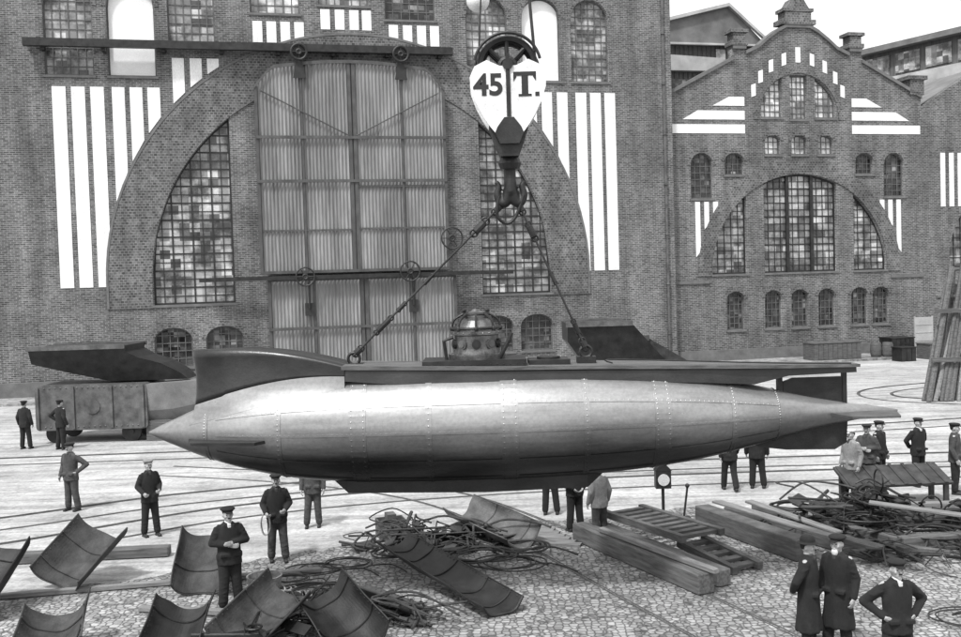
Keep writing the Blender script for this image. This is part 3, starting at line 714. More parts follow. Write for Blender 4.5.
# ---------------------------------------------------------------- people
def hand(bm,w,d,side,fist=False):
    w=Vector(w); d=Vector(d).normalized(); nrm=Vector((-side,0,0)); nrm=(nrm-d*nrm.dot(d))
    if nrm.length<.2: nrm=Vector((0,1,0))-d*d.y
    nrm.normalize(); l=d.cross(nrm).normalized()
    if l.y>0: l=-l
    caps(bm,w,w+d*.03,.026,.03,10)
    for k in(-1.5,-.5,.5,1.5): caps(bm,w+d*.02+l*k*.014,w+d*.085+l*k*.02,.017,.013,8)
    L=[.062,.075,.08,.07]
    for i,k in enumerate((-1.5,-.5,.5,1.5)):
        b=w+d*.088+l*k*.021; c1=.25+.1*i if not fist else 1.2
        m=b+(d*math.cos(c1)+nrm*math.sin(c1))*L[i]*.55; c2=c1+.55
        e=m+(d*math.cos(c2)+nrm*math.sin(c2))*L[i]*.5
        caps(bm,b,m,.0105,.0095,8); caps(bm,m,e,.0095,.0085,8)
    b=w+d*.03+l*.028; m=b+(d*.7+l*.6+nrm*.2).normalized()*.04; e=m+(d*.95+nrm*.35).normalized()*.035
    caps(bm,b,m,.013,.011,8); caps(bm,m,e,.011,.009,8)
POSES={
 'relax':dict(e=((.25,.04,1.14),(-.25,.04,1.14)),w=((.26,-.05,.89),(-.26,-.05,.89)),k=((.1,-.01,.49),(-.12,-.04,.49)),a=((.12,.02,.09),(-.16,-.03,.09))),
 'hips':dict(e=((.40,.10,1.18),(-.26,.05,1.14)),w=((.21,-.02,1.0),(-.27,-.06,.89)),k=((.12,-.02,.49),(-.1,-.0,.49)),a=((.16,.02,.09),(-.11,.0,.09))),
 'akimbo':dict(e=((.40,.10,1.18),(-.40,.10,1.18)),w=((.21,-.04,1.01),(-.21,-.04,1.01)),k=((.13,-.02,.49),(-.13,-.0,.49)),a=((.18,.02,.09),(-.17,.0,.09))),
 'hold':dict(e=((.26,.02,1.15),(-.27,.02,1.15)),w=((.15,-.22,1.06),(-.22,-.20,1.02)),k=((.11,-.03,.49),(-.11,.02,.49)),a=((.14,-.04,.09),(-.13,.06,.09))),
 'walk':dict(e=((.25,.10,1.15),(-.25,-.04,1.15)),w=((.25,.08,.9),(-.25,-.2,.94)),k=((.1,-.12,.5),(-.1,.02,.49)),a=((.11,-.18,.09),(-.11,.22,.12))),
 'fold':dict(e=((.27,-.02,1.16),(-.27,-.02,1.16)),w=((.03,-.20,1.17),(-.03,-.18,1.13)),k=((.1,0,.49),(-.1,-.02,.49)),a=((.13,.02,.09),(-.13,-.02,.09))),
 'back':dict(e=((.30,.10,1.16),(-.30,.10,1.16)),w=((.12,.19,.98),(-.12,.19,.98)),k=((.1,0,.49),(-.1,0,.49)),a=((.13,0,.09),(-.13,0,.09))),
}
PC={}
def pmesh(pose,coat,hat):
    key=(pose,coat,hat)
    if key in PC: return PC[key]
    P=POSES[pose]; out={}
    bm=bmesh.new()
    ell(bm,(0,-.005,1.615),(.077,.095,.112)); ell(bm,(0,-.035,1.55),(.056,.062,.062)); caps(bm,(0,-.098,1.625),(0,-.118,1.59),.01,.015,8)
    ell(bm,(0,-.088,1.638),(.05,.016,.011)); ell(bm,(0,-.094,1.55),(.024,.012,.009)); ell(bm,(0,-.08,1.515),(.025,.02,.018))
    for sg in(-1,1):
        ell(bm,(sg*.079,.005,1.6),(.011,.02,.032)); ell(bm,(sg*.045,-.07,1.585),(.022,.02,.025))
    caps(bm,(0,.015,1.38),(0,.005,1.54),.06,.052)
    caps(bm,(0,0,1.0),(0,0,1.3),.11,.13)
    for i,sg in enumerate((1,-1)):
        sh=(sg*.175,0,1.41)
        caps(bm,(0,0,1.33),sh,.07,.05); caps(bm,sh,P['e'][i],.05,.04); caps(bm,P['e'][i],P['w'][i],.04,.026)
        e=Vector(P['e'][i]);w=Vector(P['w'][i]); hand(bm,w,(w-e),sg,pose=='hold')
        hp=(sg*.09,0,.93); caps(bm,(0,0,1.0),hp,.1,.08); caps(bm,hp,P['k'][i],.08,.055); caps(bm,P['k'][i],P['a'][i],.055,.04)
    out['body']=remesh(bm,.0095,1)
    rn=random.Random(len(pose)*7+ord(pose[0]))
    bm=bmesh.new(); hem=.42 if coat else .78
    secs=[(hem,0,0,.23 if coat else .205,.18 if coat else .155),(.92,0,0,.195,.15),(1.06,0,0,.185,.138),(1.2,0,-.005,.198,.142),(1.34,0,0,.2,.134),(1.42,0,0,.17,.115),(1.47,0,.01,.09,.085),(1.5,0,.01,.07,.072)]
    loft(bm,secs)
    for i,sg in enumerate((1,-1)):
        e=Vector(P['e'][i]);w=Vector(P['w'][i]); sh=Vector((sg*.16,0,1.385))
        caps(bm,sh,e,.076,.064); caps(bm,e,e.lerp(w,.97),.064,.05)
        for k in range(5):
            c=sh.lerp(e,.25+.15*k); ell(bm,c+Vector((sg*.01,-.02*rn.random(),0)),(.078-.004*k,.074-.004*k,.018),Matrix.Rotation(rn.uniform(-.5,.5),4,'Y'),12,6)
    for sg in(-1,1):
        box(bm,sg*.11-.06,sg*.11+.06,-.165,-.1,.93,.98); caps(bm,(sg*.035,-.13,1.22),(sg*.075,-.085,1.45),.018,.022,8)
    if not coat:
        for k in range(6): a=rn.uniform(0,6.28); ell(bm,(.18*math.cos(a),.13*math.sin(a),.84+.1*rn.random()),(.045,.04,.07),None,8,6)
    else:
        for k in range(9): a=k*.7; caps(bm,(.15*math.cos(a),.115*math.sin(a),.95),(.205*math.cos(a),.155*math.sin(a),.44),.02,.045,8)
    out['jacket']=remesh(bm,.015,2)
    bm=bmesh.new(); loft(bm,[(.8,0,0,.165,.12),(.9,0,0,.178,.13),(1.02,0,0,.16,.12)])
    for i,sg in enumerate((1,-1)):
        k=Vector(P['k'][i]);a=Vector(P['a'][i]); hp=Vector((sg*.09,0,.86)); caps(bm,hp,k,.105,.085); caps(bm,k,a+Vector((0,0,.03)),.085,.078)
        for j in range(6):
            c=k.lerp(a,-.1+.2*j); ell(bm,c+Vector((0,-.006,.03)),(.09,.088,.016),Matrix.Rotation(rn.uniform(-.45,.45),4,'Y')@Matrix.Rotation(rn.uniform(-.3,.3),4,'X'),12,6)
    out['trousers']=remesh(bm,.015,2)
    for i,sg in enumerate((1,-1)):
        a=Vector(P['a'][i])
        bm=bmesh.new(); caps(bm,a+Vector((0,.01,.05)),a+Vector((0,.02,-.03)),.048,.045); caps(bm,a+Vector((0,.04,-.045)),a+Vector((0,-.15,-.052)),.042,.036); box(bm,a.x-.04,a.x+.04,a.y-.17,a.y+.075,a.z-.09,a.z-.06)
        out['boot%d'%i]=remesh(bm,.013,1)
    bm=bmesh.new()
    if hat=='cap':
        loft(bm,[(1.655,0,.005,.088,.106),(1.68,0,.0,.09,.108),(1.695,0,.0,.118,.13),(1.715,0,0,.122,.134),(1.732,0,.01,.09,.1),(1.738,0,.01,.03,.03)])
        ell(bm,(0,-.115,1.66),(.07,.055,.008),Matrix.Rotation(R(18),4,'X'))
    elif hat=='bowler':
        loft(bm,[(1.655,0,0,.13,.15),(1.663,0,0,.14,.16),(1.668,0,0,.13,.15),(1.67,0,0,.09,.108),(1.72,0,0,.09,.107),(1.76,0,0,.07,.085),(1.775,0,0,.03,.04)])
    out['cap']=remesh(bm,.01,1)
    bm=bmesh.new(); loft(bm,[(1.57,0,.035,.06,.06),(1.62,0,.03,.079,.075),(1.665,0,.02,.083,.085),(1.68,0,.02,.07,.08)]); out['hair']=remesh(bm,.012,1)
    bm=bmesh.new(); ell(bm,(0,-.108,1.565),(.032,.012,.009)); out['moustache']=remesh(bm,.006,1)
    bm=bmesh.new(); loft(bm,[(1.455,0,.0,.068,.072),(1.49,0,-.002,.066,.072),(1.505,0,0,.058,.064)]); box(bm,-.028,.028,-.115,-.06,1.38,1.47); out['shirt']=remesh(bm,.009,1)
    PC[key]=out; return out
def person(x,y,face,pose,label,jm,tm,coat=False,hat='cap',capm=None,sc=1.0,beard=False,z=0,shirt=None):
    ms=pmesh(pose,coat,hat); e=empty('person',(x,y,z),R(face)); e.scale=(sc*random.uniform(.96,1.06),sc,sc); tag(e,label,'person','men watching and working in the yard')
    mm={'body':SKIN,'jacket':jm,'trousers':tm,'boot0':BOOT,'boot1':BOOT,'cap':capm or CLD,'hair':CLD,'moustache':SHIRT if beard else CLD,'shirt':shirt or CLM}
    nm={'boot0':'boot','boot1':'boot','cap':'hat' if hat=='bowler' else 'cap'}
    for k,me in ms.items():
        if not me.materials: me.materials.append(mm[k])
        o=bpy.data.objects.new(nm.get(k,k),me); link(o,e)
        o.material_slots[0].link='OBJECT'; o.material_slots[0].material=mm[k]
    for sg in(-1,1):
        bm=bmesh.new(); ell(bm,(sg*.03,-.088,1.615),(.013,.008,.008),None,8,6); mk('eye',bm,BLACKP,e)
    if beard:
        bm=bmesh.new(); ell(bm,(0,-.08,1.5),(.05,.04,.06)); b=bpy.data.objects.new('beard',remesh(bm,.012,1)); b.data.materials.append(SHIRT); link(b,e)
    return e
person(-16.4,35.6,170,'relax','man in dark suit and cap standing with back turned',CLD,CLD)
person(-14.95,35.2,150,'hips','man in dark jacket beside the railway truck',CLD,CLD,sc=1.02)
person(-10.5,25.2,-20,'hips','workman in grey overalls with one hand on his hip',CLM,CLM)
person(-7.55,22.3,40,'hold','man in dark suit and pale cap standing on the tracks',CLD,CLD,capm=CLL)
person(-4.43,17.0,25,'fold','man in dark suit and peaked cap by the curved plates',CLD,CLD,sc=1.02,shirt=SHIRT)
person(-4.2,19.9,15,'hold','workman in dark clothes holding a coil of rope',CLD,CLM,sc=1.02)
person(-3.95,22.7,5,'relax','workman in grey trousers under the hull',CLM,CLM)
person(1.5,23.2,170,'relax','man in dark clothes standing behind the hull',CLD,CLD)
person(1.93,21.6,200,'back','man in dark coat under the hull',CLD,CLD)
person(2.36,20.7,-150,'relax','workman in pale jacket beside the timber beams',CLL,CLM,sc=.93,capm=CLM)
person(6.2,25.2,180,'walk','man in dark trousers behind the stern',CLD,CLD)
person(6.95,25.4,160,'relax','man in dark suit behind the stern',CLD,CLD)
person(8.7,23.6,-60,'relax','man in pale jacket and white cap',CLL,CLM,capm=SHIRT)
person(9.35,24.3,-30,'fold','man in grey jacket and dark cap',CLM,CLD)
person(9.85,24.8,40,'relax','man in dark jacket and cap watching the stern',CLD,CLD)
person(10.95,25.1,20,'back','man in black coat with hands behind his back',CLD,CLD,shirt=SHIRT)
person(11.4,24.1,60,'hips','man in grey work jacket and cap',CLM,CLD)
person(4.54,14.05,60,'back','man in long black overcoat and bowler hat',CLD,CLD,coat=True,hat='bowler')
person(5.0,14.15,-50,'relax','bearded man in long black overcoat and cap',CLD,CLD,coat=True,beard=True)
person(5.3,12.85,5,'akimbo','man in dark jacket and peaked cap facing the quay',CLD,CLD,shirt=SHIRT)
bm=bmesh.new(); pts=[]
for k in range(60): a=k*.42; pts.append((-4.2-.18+.09*math.cos(a)*1.0,19.66+.03*math.sin(k*.7),.82+.22*math.sin(a)))
tube(bm,pts,.012,5); o=mk('rope_coil',bm,HEMP); tag(o,'coil of pale rope held by a workman','rope')

# ---------------------------------------------------------------- yard clutter
def trough(x,y,rz,r,L,tilt,label,m=RUST,arcdeg=150,ribs=2,roll=0,z=0):
    rn=random.Random(int(x*100+y*10)); bm=bmesh.new(); n=26; t=.018
    ph=[rn.uniform(0,6) for _ in range(6)]
    def dent(a,yy): return .02*math.sin(3*a+ph[0])*math.sin(2.3*yy+ph[1])+.012*math.sin(7*a+ph[2])*math.sin(5*yy+ph[3])
    def P(a,rr,yy):
        rr=rr+dent(a,yy); fl=1-.12*(yy/L+.5)*math.sin(ph[4])
        return Vector((rr*math.sin(a)*fl,yy+.03*math.sin(4*a+ph[5])*(abs(yy)/L*2)**4,r-rr*math.cos(a)))
    A=[]; a0=-R(arcdeg/2); ns=14
    for j in range(ns+1):
        yy=-L/2+L*j/ns
        A.append(([bm.verts.new(P(a0+R(arcdeg)*k/n,r,yy)) for k in range(n+1)],[bm.verts.new(P(a0+R(arcdeg)*k/n,r-t,yy)) for k in range(n+1)]))
    for (o1,i1),(o2,i2) in zip(A,A[1:]):
        for k in range(n): bm.faces.new((o1[k],o1[k+1],o2[k+1],o2[k])); bm.faces.new((i1[k],i2[k],i2[k+1],i1[k+1]))
        bm.faces.new((o1[0],o2[0],i2[0],i1[0])); bm.faces.new((o1[n],i1[n],i2[n],o2[n]))
    for o1,i1 in(A[0],A[-1]):
        for k in range(n): bm.faces.new((o1[k],i1[k],i1[k+1],o1[k+1]))
    for a in(a0,-a0): 
        yy=-L/2+.05
        while yy<L/2: 
            if rn.random()<.85: rivet(bm,P(a*.93,r-t-.002,yy),-Vector((math.sin(a),0,-math.cos(a))),.018)
            yy+=.11
    for j in range(ribs):
        yy=-L/2+L*(j+.5+rn.uniform(-.22,.22))/ribs
        tube(bm,[P(a0+R(arcdeg)*k/n,r-.03,yy) for k in range(n+1)],.014,5)
    tube(bm,[P(a0+R(arcdeg)*k/n,r-.012,-L/2+.03) for k in range(n+1)],.02,5)
    for a in(a0,-a0): tube(bm,[P(a,r-.01,-L/2+L*q/8) for q in range(9)],.014,5)
    o=mk('curved_steel_plate',bm,m); o.location=(x,y,max(0,math.sin(R(abs(tilt)))*L/2)*.95+.01+z); o.rotation_euler=(R(tilt),R(roll),R(rz))
    tag(o,label,'steel plate','curved steel plates lying on the quay'); return o
trough(-7.65,18.9,-24,.6,1.35,34,'rusty curved steel plate lying open side up',roll=10,ribs=2)
trough(-5.2,18.3,2,.5,1.25,42,'dark half-round steel plate tilted up',ribs=1)
trough(-8.7,17.4,-14,.55,1.5,36,'dark half-round steel plate tilted up',DARK,ribs=2)
trough(-6.6,15.1,10,.55,1.2,20,'rusty curved steel plate lying open side up',roll=-8,ribs=2)
trough(-4.75,15.2,0,.48,1.1,24,'dark half-round steel plate tilted up',DARK,ribs=1)
trough(-3.5,15.2,-30,.5,1.4,26,'rusty curved steel plate leaning on another',roll=14,ribs=2)
trough(-2.3,15.3,30,.5,1.5,20,'dark curved steel plate lying on scrap',DARK,roll=-15,ribs=2)
trough(-1.75,16.5,64,.4,1.4,10,'rusty curved steel plate lying among scrap',RUST,120,1,20)
trough(-.85,17.95,32,.5,4.1,4,'long dark steel trough lying on the cobbles',DARK,115,5)
trough(.1,21.2,38,.55,2.2,8,'grey steel trough with cables beside it',MIDST,140,2,roll=-10)
def scrap(x,y,n,sp,seed,label,zmax=.35,sq=.7):
    rnd_=random.Random(seed); bm=bmesh.new()
    for i in range(n):
        a=rnd_.uniform(0,6.28); px=rnd_.gauss(0,sp*.55);py=rnd_.gauss(0,sp*.55)*sq; z=rnd_.uniform(.02,zmax)*max(.15,1-(abs(px)+abs(py))/sp/1.5); L=rnd_.uniform(.25,1.5)
        d=Vector((math.cos(a),math.sin(a),rnd_.uniform(-.1,.28)))*L/2; p=Vector((px,py,z+.05+abs(d.z)))
        q=rnd_.random()
        if q<.4: tube(bm,[p-d,p+d],rnd_.uniform(.012,.04),7)
        elif q<.6: box(bm,-L/2,L/2,-rnd_.uniform(.04,.16),.1,-.012,.012,Matrix.Translation(p)@Matrix.Rotation(a,4,'Z')@Matrix.Rotation(rnd_.uniform(-.6,.6),4,'X'))
        elif q<.85: tube(bm,cat([p-d,p+Vector((0,.25,.15)),p+d,p+d+Vector((.3,-.25,-.05))],5),rnd_.uniform(.01,.025),6)
        elif q<.93: torus(bm,p,rnd_.uniform(.08,.25),.02,rnd_.choice('XYZZ'),16,5)
        else: box(bm,-.1,.1,-.07,.07,-.05,.06,Matrix.Translation(p)@Matrix.Rotation(a,4,'Z')@Matrix.Rotation(rnd_.uniform(-.4,.4),4,'X'))
    o=mk('scrap_pile',bm,RUST if seed%2 else DARK); o.location=(x,y,0); tag(o,label,'scrap'); o['kind']='stuff'; return o
def coil(x,y,r,turns,seed,label,t=.016,m=None,z=0):
    rn=random.Random(seed); pts=[]; cx=cy=0
    for k in range(int(turns*14)):
        a=k/14*2*math.pi; rr=r*(1+.22*math.sin(k*.31+seed)+.1*math.sin(k*.083+seed*2)+.05*rn.random()); pts.append((cx+rr*math.cos(a),cy+rr*math.sin(a)*.8,.03+z+k*.0016+.03*abs(math.sin(k*.5+seed))))
        cx=.25*r*math.sin(k*.07);cy=.25*r*math.cos(k*.05)
    pts+= [(pts[-1][0]+r*.8,pts[-1][1]+.3,.03),(pts[-1][0]+r*1.5,pts[-1][1]-.2,.02)]
    bm=bmesh.new(); tube(bm,cat(pts,3),t,6); o=mk('cable_coil',bm,m or ROPE); o.location=(x,y,0); tag(o,label,'cable','coils of cable on the ground'); return o
L1='loose coil of dark cable beside the trough'
for i,(x,y,r,tn,t) in enumerate([(-.2,19.6,.62,5,.018),(.6,20.2,.5,4,.02),(-1.3,20.6,.5,5,.02),(-.7,20.3,.4,5,.018),(-1.9,20.0,.45,3,.015),(.3,19.0,.55,3,.014),(-.3,21.3,.35,4,.018)]): coil(x,y,r,tn,i+20,L1,t)
coil(-4.0,17.7,.38,5,4,'coil of pale rope around a wooden tub',.014,HEMP); coil(7.6,20.2,.5,3,5,'tangle of dark hose on timbers',.02,DARK,.35); coil(8.6,19.6,.6,2.5,6,'tangle of dark hose on timbers',.022,DARK,.2)
coil(7.4,15.2,.5,2.5,7,'thin dark cable loop on cobbles',.012); coil(-2.8,19.3,.45,3,8,'thin cable loops on the cobbles',.012)
coil(-3.1,17.6,.5,4,31,'thin cable loops on the cobbles',.016); coil(-2.3,17.0,.5,4,32,'tangled dark cable among bent plates',.018); coil(-3.7,18.4,.3,3,33,'thin cable loops on the cobbles',.012)
coil(6.6,21.3,.45,3,34,'tangle of dark hose on timbers',.022,DARK,.4); coil(-2.9,16.5,.5,4,35,'tangled dark cable among bent plates',.02); coil(-3.4,19.0,.5,2,36,'thin cable loops on the cobbles',.012)
scrap(-1.6,20.7,55,.9,11,'heap of rusty rods and iron offcuts',.6); scrap(-2.7,16.2,36,.8,12,'heap of rusty rods and bent plates',.5)
scrap(-1.5,16.0,24,.6,15,'small heap of bent iron pieces',.4); scrap(-.4,20.9,25,.7,17,'iron offcuts beside a trough',.3)
scrap(-3.4,14.9,24,.8,24,'iron offcuts between plates',.4)
scrap(6.9,20.9,60,.9,13,'heap of iron fittings and rods on timbers',.9); scrap(8.4,21.2,90,1.3,14,'heap of iron fittings and broken timber',.9); scrap(9.6,18.9,36,1.2,16,'scattered iron rods and chain',.4); scrap(10.4,20.6,60,1.2,18,'heap of iron rods and pipe ends',.7); scrap(7.6,18.6,24,.8,21,'scattered iron rods and chain',.25)
def beam(p,q,w,h,label,m=WOODX,z=0,tl=0):
    p=Vector(p);q=Vector(q); L=(q-p).length; a=math.atan2(q.y-p.y,q.x-p.x)
    bm=bmesh.new(); box(bm,-L/2,L/2,-w/2,w/2,0,h); bmesh.ops.bevel(bm,geom=bm.edges[:],offset=min(.018,h*.2),segments=1,affect='EDGES')
    o=mk('timber_beam',bm,m); o.location=((p.x+q.x)/2,(p.y+q.y)/2,z+.012+abs(math.sin(R(tl)))*L/2); o.rotation_euler=(0,R(tl),a); tag(o,label,'timber','timber beams on the quay')
    return o
beam((1.95,20.9),(3.75,17.0),.34,.36,'heavy squared timber beam lying on cobbles')
beam((2.4,21.1),(4.15,17.4),.3,.3,'heavy squared timber beam lying on cobbles')
beam((2.3,20.0),(3.9,16.9),.12,.1,'thin batten lying on a heavy beam',WOODL,.37)
beam((4.75,21.9),(6.0,18.8),.36,.42,'heavy dark timber beside a heap of fittings',WOOD)
beam((5.1,22.0),(6.6,18.6),.24,.05,'loose plank lying on a dark timber',WOODL,.44)
beam((5.4,22.2),(7.4,18.6),.25,.3,'squared timber under iron fittings',WOODX)
beam((5.7,21.6),(6.9,19.4),.2,.05,'loose plank lying on iron fittings',WOODL,.34,4)
beam((6.1,22.6),(8.2,19.2),.2,.25,'squared timber under iron fittings')
beam((7.2,21.6),(12.5,20.3),.3,.35,'long squared timber lying across the yard')
beam((8.0,19.2),(13.0,20.0),.25,.3,'long weathered timber on cobbles')
beam((7.4,22.3),(11.2,22.2),.22,.25,'squared timber beneath a steel plate',WOODL)
beam((7.9,20.5),(10.6,19.3),.22,.06,'loose plank lying on iron fittings',WOODL,.4,5)
beam((6.6,20.0),(8.6,18.4),.12,.08,'thin batten on scattered iron',WOODX,.15)
beam((9.0,18.2),(13.2,18.6),.3,.3,'long weathered timber on cobbles',WOODX)
beam((-10.4,20.3),(-6.6,20.6),.3,.2,'long low timber on the ground')
beam((-9.0,17.9),(-3.2,19.0),.12,.1,'thin batten on the ground',WOODL)
beam((-6.0,17.0),(-4.2,16.6),.14,.1,'short batten between the plates',WOODL)
def ladder(x,y,z,rz,L,w,n,tilt=0):
    bm=bmesh.new()
    for sg in(-1,1): box(bm,-L/2,L/2,sg*w/2-.06,sg*w/2+.06,0,.14)
    for i in range(n):
        xx=-L/2+L*(i+.5)/n; box(bm,xx-.07,xx+.07,-w/2+.061,w/2-.061,.04,.11)
    o=mk('wooden_grating',bm,WOOD); o.location=(x,y,z); o.rotation_euler=(0,R(tilt),R(rz)); tag(o,'dark wooden grating resting on timber beams','grating')
ladder(3.55,20.2,.42,-62,2.6,.95,9)
ladder(4.4,18.9,.1,-62,1.6,.6,5,6)
e=empty('iron_rack',(9.55,23.3,0),R(4)); tag(e,'rusty slatted iron rack standing among timber','rack')
bm=bmesh.new(); T=Matrix.Translation((0,0,.66))@Matrix.Rotation(R(20),4,'X'); box(bm,-1.25,1.25,-.45,.45,-.03,.03,T)
for i in range(8): box(bm,-1.2+i*.32,-1.12+i*.32,-.45,.45,.032,.05,T)
mk('rack_top',bm,RUST,e)
for x in(-1.1,1.1):
    for y,z in((.3,.72),(-.36,.5)):
        bm=bmesh.new(); box(bm,x-.05,x+.05,y-.05,y+.05,0,z); mk('leg',bm,RUST,e)
e=empty('track_signal',(3.98,22.3,0)); tag(e,'low track signal with white disc lamp on post','signal')
bm=bmesh.new(); tube(bm,[(0,0,0),(0,0,.75)],.035,10); box(bm,-.12,.12,-.1,.1,0,.04); mk('post',bm,IRON,e)
bm=bmesh.new(); box(bm,-.17,.17,-.12,.12,.75,1.15); extr(bm,[(-.19,1.152),(.19,1.152),(.08,1.27),(-.08,1.27)],-.13,.13); mk('lamp_housing',bm,DARK,e)
bm=bmesh.new(); tube(bm,[(0,-.125,.95),(0,-.15,.95)],.13,20); mk('lamp_disc',bm,SHIRT,e)
bm=bmesh.new(); tube(bm,[(.45,0,0),(.55,0,.75)],.025,6); ell(bm,(.55,0,.78),(.05,.05,.05)); box(bm,.32,.6,-.1,.1,0,.08); mk('lever',bm,IRON,e)
bm=bmesh.new()
for i in range(3): box(bm,-.3,.3,-.22,-.2,.01+.13*i,.12+.13*i); box(bm,-.3,.3,.2,.22,.01+.13*i,.12+.13*i); box(bm,-.3,-.28,-.199,.199,.01+.13*i,.12+.13*i); box(bm,.28,.3,-.199,.199,.01+.13*i,.12+.13*i)
box(bm,-.28,.28,-.199,.199,0,.02); box(bm,-.1,.1,-.15,.15,.021,.5)
o=mk('wooden_crate',bm,WOOD); o.location=(-2.1,21.7,0); o.rotation_euler=(0,0,.3); tag(o,'small dark wooden crate of tools','crate')
bm=bmesh.new(); loft(bm,[(0,0,0,.26,.26),(.36,0,0,.32,.32),(.36,0,0,.29,.29),(.05,0,0,.24,.24)]); o=mk('wooden_tub',bm,WOODL); o.location=(-4.0,17.7,.01); tag(o,'wooden tub with rope coiled round it','tub')
# truck and hull section
TX,TY=-14.9,37.6
e=empty('railway_truck',(TX,TY,0)); tag(e,'low boxy riveted railway truck standing on the rails','railway truck')
bm=bmesh.new()
def rrect(x0,x1,z0,z1,r,n=4):
    P=[]
    for cx,cz,a in((x1-r,z1-r,0),(x0+r,z1-r,90),(x0+r,z0+r,180),(x1-r,z0+r,270)):
        for k in range(n+1): t=R(a+90*k/n); P.append((cx+r*math.cos(t),cz+r*math.sin(t)))
    return P
extr(bm,rrect(-1.5,2.6,.5,2.15,.15),-1.1,1.1)
for i in range(20): rivet(bm,(-1.35+i*.2,-1.101,2.05),(0,-1,0),.04); rivet(bm,(-1.35+i*.2,-1.101,.62),(0,-1,0),.04)
for i in(-.8,.6): extr(bm,[(i+.28*math.cos(a*math.pi/6),1.35+.28*math.sin(a*math.pi/6)) for a in range(12)],-1.13,-1.102)
for x in(-1.4,-.1,1.3,2.45): box(bm,x-.05,x+.05,-1.16,-1.102,.55,2.1)
mk('body',bm,MIDST,e)
for x in(-.9,1.9):
    for y in(-.78,.78):
        bm=bmesh.new(); tube(bm,[(x,y-.06,.36),(x,y+.06,.36)],.36,24); tube(bm,[(x,y-.1,.36),(x,y+.1,.36)],.1,12); mk('wheel',bm,DARK,e)
    bm=bmesh.new(); tube(bm,[(x,-.8,.36),(x,.8,.36)],.06,8); mk('axle',bm,DARK,e)
def platebody(x,y,poly,hw,label,m=DARK,narrow=.5):
    e=empty('steel_hull_section',(x,y,0)); tag(e,label,'hull section')
    bm=bmesh.new(); extr(bm,poly,-hw,hw)
    zm=max(p[1] for p in poly); zn=min(p[1] for p in poly)
    for v in bm.verts: v.co.y*= narrow+(1-narrow)*(v.co.z-zn)/(zm-zn)
    mk('plating',bm,m,e)
    xs=[p[0] for p in poly if p[1]>zm-.15]
    for yy in(-hw-.06,hw-.02):
        bm=bmesh.new(); box(bm,min(xs)-.05,max(xs)+.05,yy,yy+.08,zm-.1,zm+.06); mk('rim',bm,MIDST,e)
platebody(-13.8,37.6,[(-2.75,3.55),(-2.75,2.95),(-1.5,2.6),(.0,2.22),(2.9,2.22),(2.6,2.5),(2.0,2.85),(1.2,3.1),(.75,3.35),(.75,3.55)],1.2,'dark steel hull end section resting on a railway truck')
bm=bmesh.new(); L=[]
for x,zb,zt,w in((-1.2,.7,2.1,.5),(-.2,.75,2.15,.5),(.9,1.0,2.2,.42),(1.7,1.45,2.3,.25),(2.3,2.0,2.4,.06)):
    L.append([bm.verts.new(v) for v in((x,-w*.35,zb),(x,-w*.8,zb+(zt-zb)*.3),(x,-w,zt),(x,w,zt),(x,w*.8,zb+(zt-zb)*.3),(x,w*.35,zb))])
for A,B in zip(L,L[1:]):
    for k in range(6): bm.faces.new((A[k],A[(k+1)%6],B[(k+1)%6],B[k]))
bm.faces.new(L[0]); bm.faces.new(L[-1])
o=mk('boat_hull',bm,mat('dull_steel',.2,.6,.2,.6,1.2,1.5,.2)); o.location=(-11.2,37.0,0); tag(o,'dull grey wedge-shaped steel boat hull on a block','boat')
bm=bmesh.new(); box(bm,-.5,.5,-.4,.4,0,.75); o=mk('timber_block',bm,WOODX); o.location=(-11.9,37.0,0); tag(o,'timber block under a grey boat hull','timber')
platebody(3.9,31,[(-1.3,4.15),(-1.3,3.6),(-.6,2.6),(.2,1.2),(1.6,1.0),(1.7,2.9),(.6,4.15)],1.1,'open dark steel section standing behind the submarine',DARK,.4)
platebody(5.0,32.2,[(-1.0,3.6),(-1.0,.6),(1.6,.6),(1.5,2.8),(.2,3.6)],1.0,'dark riveted steel box beside a hull section',RUST,.7)
bm=bmesh.new(); 
for i in range(3): box(bm,-2.2,2.2,-1+.8*i,-.7+.8*i,0,.99)
o=mk('timber_cradle',bm,WOODX); o.location=(4.2,31,0); tag(o,'timber cradle blocks carrying a steel section','timber cradle')
# leaning timbers
e=empty('timber_trestle',(19.6,41.8,0)); tag(e,'dense stack of long timbers leaning steeply on a trestle','timber stack')
rn=random.Random(5)
for i in range(24):
    bm=bmesh.new(); x=-1.3+(i%12)*.24+rn.uniform(-.05,.05); lay=i//12
    a=Vector((x,-.9+.35*lay,0)); b=Vector((x+1.7+rn.uniform(-.2,.35),1.0+.35*lay,5.0+rn.uniform(-.6,.8))); tube(bm,[a,b],rn.uniform(.08,.12),6); mk('pole',bm,(WOODX,WOODL,WOOD,WOODX)[i%4],e)
for i in range(2):
    bm=bmesh.new(); z=1.6+i*2.0; box(bm,-1.0+.5*i,4.0,-.62+.7*i,-.5+.7*i,z,z+.18); mk('cross_plank',bm,WOODX,e)
for x in(1.0,3.0):
    bm=bmesh.new(); tube(bm,[(x,2.8,0),(x+.2,2.1,5.4)],.12,8); mk('leg',bm,WOODX,e)
bm=bmesh.new(); tube(bm,[(.4,2.0,4.2),(4,2.2,4.2)],.1,8); mk('crossbar',bm,WOODX,e)
